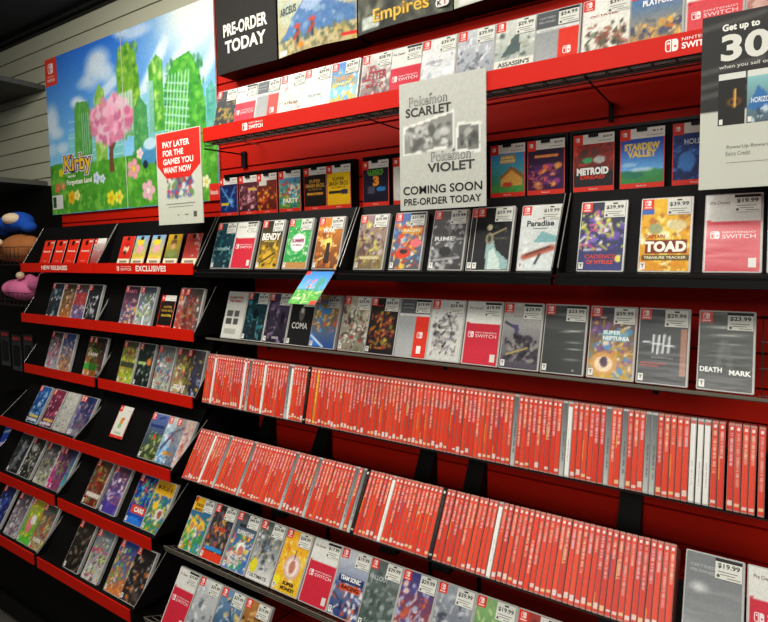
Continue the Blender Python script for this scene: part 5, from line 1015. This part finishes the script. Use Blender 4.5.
# slanted flyer hanging from the bin lip
fl = thing('slanted_flyer', 'small blue and green landscape flyer slanting out from under the black bins', 'flyer', (-1.07, -.402, 1.452), (0, 0, 0))
fl.rotation_euler = (-R(46), 0, 0)
A = Art(34, 42, '#4fae48', '#3f98e0'); A.grad(0, .45, 1, 1, '#70c0e8', '#3a88dc'); A.rect(0, 0, 1, .4, '#58b848'); A.ell(.75, .6, .14, .25, '#4fa890', .9); A.blobs(24, ['#f0a0b8', '#e888a8', '#f6c0d0'], 8, (.2, .5, .6, .74), (.03, .05), .9); A.line(.4, .4, .4, .55, .02, '#6e4a34'); A.blobs(30, ['#7fd060', '#e8e8a0', '#48a040', '#f0f0d0'], 4, (0, 0, 1, .4), (.02, .06), .8); A.ell(.85, .5, .08, .1, '#60b0d8'); A.rect(0, .88, .18, 1, '#e03828'); A.rect(.78, 0, 1, .12, '#e04030')
mb = MB(); mb.art(A, -.051, .051, 0, .128, -.0006); mb.text('Kirby', -.028, .02, width=.03, height=.012, y=-.0012, col='#f4f4e0', bold=.04); mb.build('flyer_print', 'print', fl)
MB().box(-.051, .051, 0, .001, 0, .128).build('flyer_sheet', 'white', fl)

# ================================================================== LEFT NEIGHBOUR FIXTURE
t = thing('wall_shelf', 'upper grey shelf board left of the poster', 'shelf', (-3.9, 0, 2.497))
MB().box(-.67, .67, -.5, -.002, 0, .025).build('shelf_board', 'greyboard', t); MB().box(-.67, .67, -.30, -.26, -.05, 0).build('support_rail', 'black', t)
t = thing('wall_shelf.001', 'lower grey shelf board above the soft toys', 'shelf', (-3.92, 0, 1.985))
MB().box(-.66, .66, -.5, -.002, 0, .025).build('shelf_board', 'greyboard', t); MB().box(-.66, .66, -.30, -.26, -.05, 0).build('support_rail', 'black', t)
t = thing('added_shade_panel', 'dark panel added for the shade below the lower shelf board, behind the soft toys', 'display panel', (-3.62, -.004, 0))  # black sheet added where shade lies under the lower board
MB().box(-.66, .5, -.01, 0, 0, 1.98).build('panel', 'black', t); MB().box(-.66, -.63, -.02, -.01, 0, 1.98).build('upright', 'blackmetal', t)

M['blueplush'] = mat('blue_plush', '#1f4fb0', .9, .1, noise=.2, nscale=200, bump=.6)
M['tanplush'] = mat('tan_plush', '#a8683c', .9, .1, noise=.25, nscale=150, bump=.6)
M['pinkplush'] = mat('pink_plush', '#e87aa8', .9, .1, noise=.15, nscale=200, bump=.6)
M['creamplush'] = mat('cream_plush', '#e0c8a8', .9, .1, noise=.15, nscale=200, bump=.5)
def plush(name, label, loc, balls, m, extra=()):
    t = thing(name, label, 'soft toy', loc)
    import bmesh
    def body(bl, mm, nm, vox):
        bm = bmesh.new()
        for (x, y, z, rx, ry, rz) in bl:
            r_ = bmesh.ops.create_uvsphere(bm, u_segments=16, v_segments=10, radius=1)
            for v_ in r_['verts']: v_.co.x = v_.co.x*rx + x; v_.co.y = v_.co.y*ry + y; v_.co.z = v_.co.z*rz + z
        me = bpy.data.meshes.new(nm); bm.to_mesh(me); bm.free(); me.materials.append(M[mm])
        o = bpy.data.objects.new(nm, me); C.objects.link(o); o.parent = t
        md = o.modifiers.new('r', 'REMESH'); md.mode = 'VOXEL'; md.voxel_size = vox; md.use_smooth_shade = True
        sm = o.modifiers.new('s', 'SMOOTH'); sm.iterations = 6; sm.factor = .6
        return o
    body(balls, m, 'body', .006)
    for (nm, mm, bl) in extra: body(bl, mm, nm, .004)
    return t
plush('soft_toy', 'royal blue soft toy with a tan face patch on top of the brown one', (-3.28, -.17, 1.76), [(0, 0, .01, .15, .08, .045), (.08, -.01, .02, .07, .07, .05), (.15, 0, -.01, .04, .04, .03), (-.12, 0, 0, .06, .06, .05)], 'blueplush',
      [('face_patch', 'creamplush', [(.09, -.045, .03, .05, .05, .032)])])
plush('soft_toy.001', 'brown soft toy with cream patches in the wire basket', (-3.24, -.17, 1.64), [(.03, 0, .0, .13, .09, .075), (-.10, 0, -.01, .08, .08, .06), (.11, 0, .01, .06, .06, .055)], 'tanplush',
      [('cream_patch', 'creamplush', [(-.08, -.085, -.01, .04, .02, .03), (-.02, -.09, .03, .03, .02, .02)])])
plush('soft_toy.002', 'bright pink soft toy with ears in the lower wire basket', (-3.19, -.16, 1.425), [(-.02, 0, .0, .16, .08, .06), (.13, 0, .03, .06, .06, .04), (.17, 0, .06, .03, .03, .035), (.02, 0, .05, .03, .03, .03), (-.13, 0, .0, .08, .07, .05)], 'pinkplush',
      [('grey_ear', 'creamplush', [(.03, -.05, .075, .025, .02, .02)])])
def basket(label, x0, x1, y0, y1, z, h, name='wire_basket'):
    t = thing(name, label, 'wire basket', ((x0+x1)/2, (y0+y1)/2, z)); a = (x1-x0)/2; b = (y1-y0)/2
    mb = MB()
    for zz in (h, h*.5): mb.path([(-a, -b, zz), (a, -b, zz), (a, b, zz), (-a, b, zz), (-a, -b, zz)], .002)
    mb.build('rim', 'wire', t); mb = MB()
    for i in range(11):
        x = -a + 2*a*i/10; mb.path([(x, -b, h), (x, -b, 0), (x, b, 0), (x, b, h)], .0014)
    for i in range(1, 5):
        y = -b + 2*b*i/5; mb.path([(-a, y, h), (-a, y, 0), (a, y, 0), (a, y, h)], .0014)
    mb.build('wire_mesh', 'wire', t); MB().box(-a, a, b, b + .016, h - .02, h + .01).build('wall_clip', 'blackmetal', t)
basket('wire basket holding the blue and brown soft toys', -3.45, -3.03, -.27, -.03, 1.555, .09)
basket('wire basket holding the pink soft toy', -3.45, -3.0, -.26, -.03, 1.345, .07, 'wire_basket.001')
for i, (x, z) in enumerate(((-3.40, 1.0), (-3.27, .985), (-3.14, .995))):
    t = thing('blister_pack', 'dark hanging figure pack, %s of three below the pink toy' % ('leftmost', 'middle', 'rightmost')[i], 'toy package', (x, -.2, z), group='hanging packs left of the bins')
    MB().rbox(.11, .004, .2, .006).build('backing_card', 'black', t)
    A = Art(16, 24, '#3a3c40', '#26272a'); A.rect(0, .8, 1, 1, '#1a1a1c'); A.ell(.5, .4, .3, .3, '#6c7076', .7, .8); A.rect(.1, .84, .9, .93, '#8a2a2a'); A.noise(.25, i)
    MB().art(A, -.052, .052, .003, .197, -.0008).build('card_print', 'print', t)
    mb = MB(); mb.rbox(.08, .03, .12, .012); mb.v[-1][:, 1] -= .031; mb.v[-1][:, 2] += .02; mb.build('blister', 'clear', t) if False else MB().rbox(.07, .002, .11, .012).build('hang_window', 'blackgloss', t)
    t.children[-1].location = (0, -.004, .03)
    MB().bar((0, .2, .19), (0, -.01, .19), .002).build('peg', 'wire', t)
t = thing('low_shelf', 'dark shelf with a pale front edge low at the far left', 'shelf', (-3.35, -.15, .80))
MB().box(-.30, .38, -.15, .14, -.02, 0).build('shelf_board', 'black', t); MB().box(-.30, .0, -.158, -.150, -.012, .006).build('front_edge', 'white', t)
t = thing('low_shelf.001', 'dark shelf under the blue toy boxes at the far left', 'shelf', (-3.3, -.15, .565))
MB().box(-.30, .32, -.19, .134, -.015, 0).build('shelf_board', 'black', t); MB().box(-.30, .32, .12, .132, -.56, 0).build('upright', 'blackmetal', t)
for i, x in enumerate((-3.30, -3.17)):
    t = thing('toy_box', 'blue and white toy box, %s of two at the far left' % ('left', 'right')[i], 'toy box', (x, -.30, .567), (-R(25), 0, R(-8)), 'blue toy boxes at the far left')
    MB().box(-.06, .06, 0, .05, 0, .14).build('carton', 'black', t)
    A = Art(18, 22, '#1a3a9a', '#2450c8'); A.line(0, .2, 1, .5, .06, '#e8eaf0'); A.line(.1, .7, .9, .9, .05, '#d8dcec'); A.rect(0, 0, 1, .1, '#101c50'); A.ell(.6, .35, .2, .12, '#3a70e0'); A.noise(.1, i)
    MB().art(A, -.06, .06, 0, .14, -.0006).build('carton_print', 'print', t)

# ================================================================== LIGHTS / WORLD / CAMERA
def area(name, loc, size, sy, power, rot=(0, 0, 0), col=(1, .96, .88)):
    L = bpy.data.lights.new(name, 'AREA'); L.shape = 'RECTANGLE'; L.size = size; L.size_y = sy; L.energy = power; L.color = col
    o = bpy.data.objects.new(name, L); C.objects.link(o); o.location = loc; o.rotation_euler = rot
    return o
area('ceiling_light_left', (-1.95, -.95, 2.80), .9, .4, 30, (R(14), 0, 0))
area('ceiling_light_mid', (-.7, -1.5, 2.80), 1.2, .5, 30, (R(22), 0, 0))
area('ceiling_light_right', (.7, -1.8, 2.80), 1.2, .5, 28, (R(28), 0, 0))
area('fill_light_behind_camera', (.2, -3.9, 2.70), 2.4, 1.4, 72, (R(50), 0, 0))  # frontal fill added behind the camera to brighten the wall
w = bpy.data.worlds.new('world'); bpy.context.scene.world = w; w.use_nodes = True
w.node_tree.nodes['Background'].inputs[0].default_value = (.9, .93, 1, 1); w.node_tree.nodes['Background'].inputs[1].default_value = .11

from mathutils import Matrix
cam = bpy.data.cameras.new('camera'); co = bpy.data.objects.new('camera', cam); C.objects.link(co)
Xv = np.array([.83654045, .02638621, -.54726945]); Yv = np.array([.54772171, -.06611964, .83404384]); Dv = np.array([.01417801, .99746276, .06976405])
def wv(r_): return np.array([r_ @ Xv, r_ @ Yv, -(r_ @ Dv)])
rt = wv(np.array([1., 0, 0])); up = -wv(np.array([0., 1, 0])); bkv = -wv(np.array([0., 0, 1]))
co.matrix_world = Matrix(((rt[0], up[0], bkv[0], 0), (rt[1], up[1], bkv[1], -1.6), (rt[2], up[2], bkv[2], 1.6), (0, 0, 0, 1)))
cam.sensor_width = 36; cam.lens = 36 * 560 / 768; cam.shift_y = -21 / 768; cam.clip_start = .02
bpy.context.scene.camera = co
vs = bpy.context.scene.view_settings; vs.view_transform = 'Standard'; vs.look = 'None'; vs.exposure = 0; vs.gamma = 1
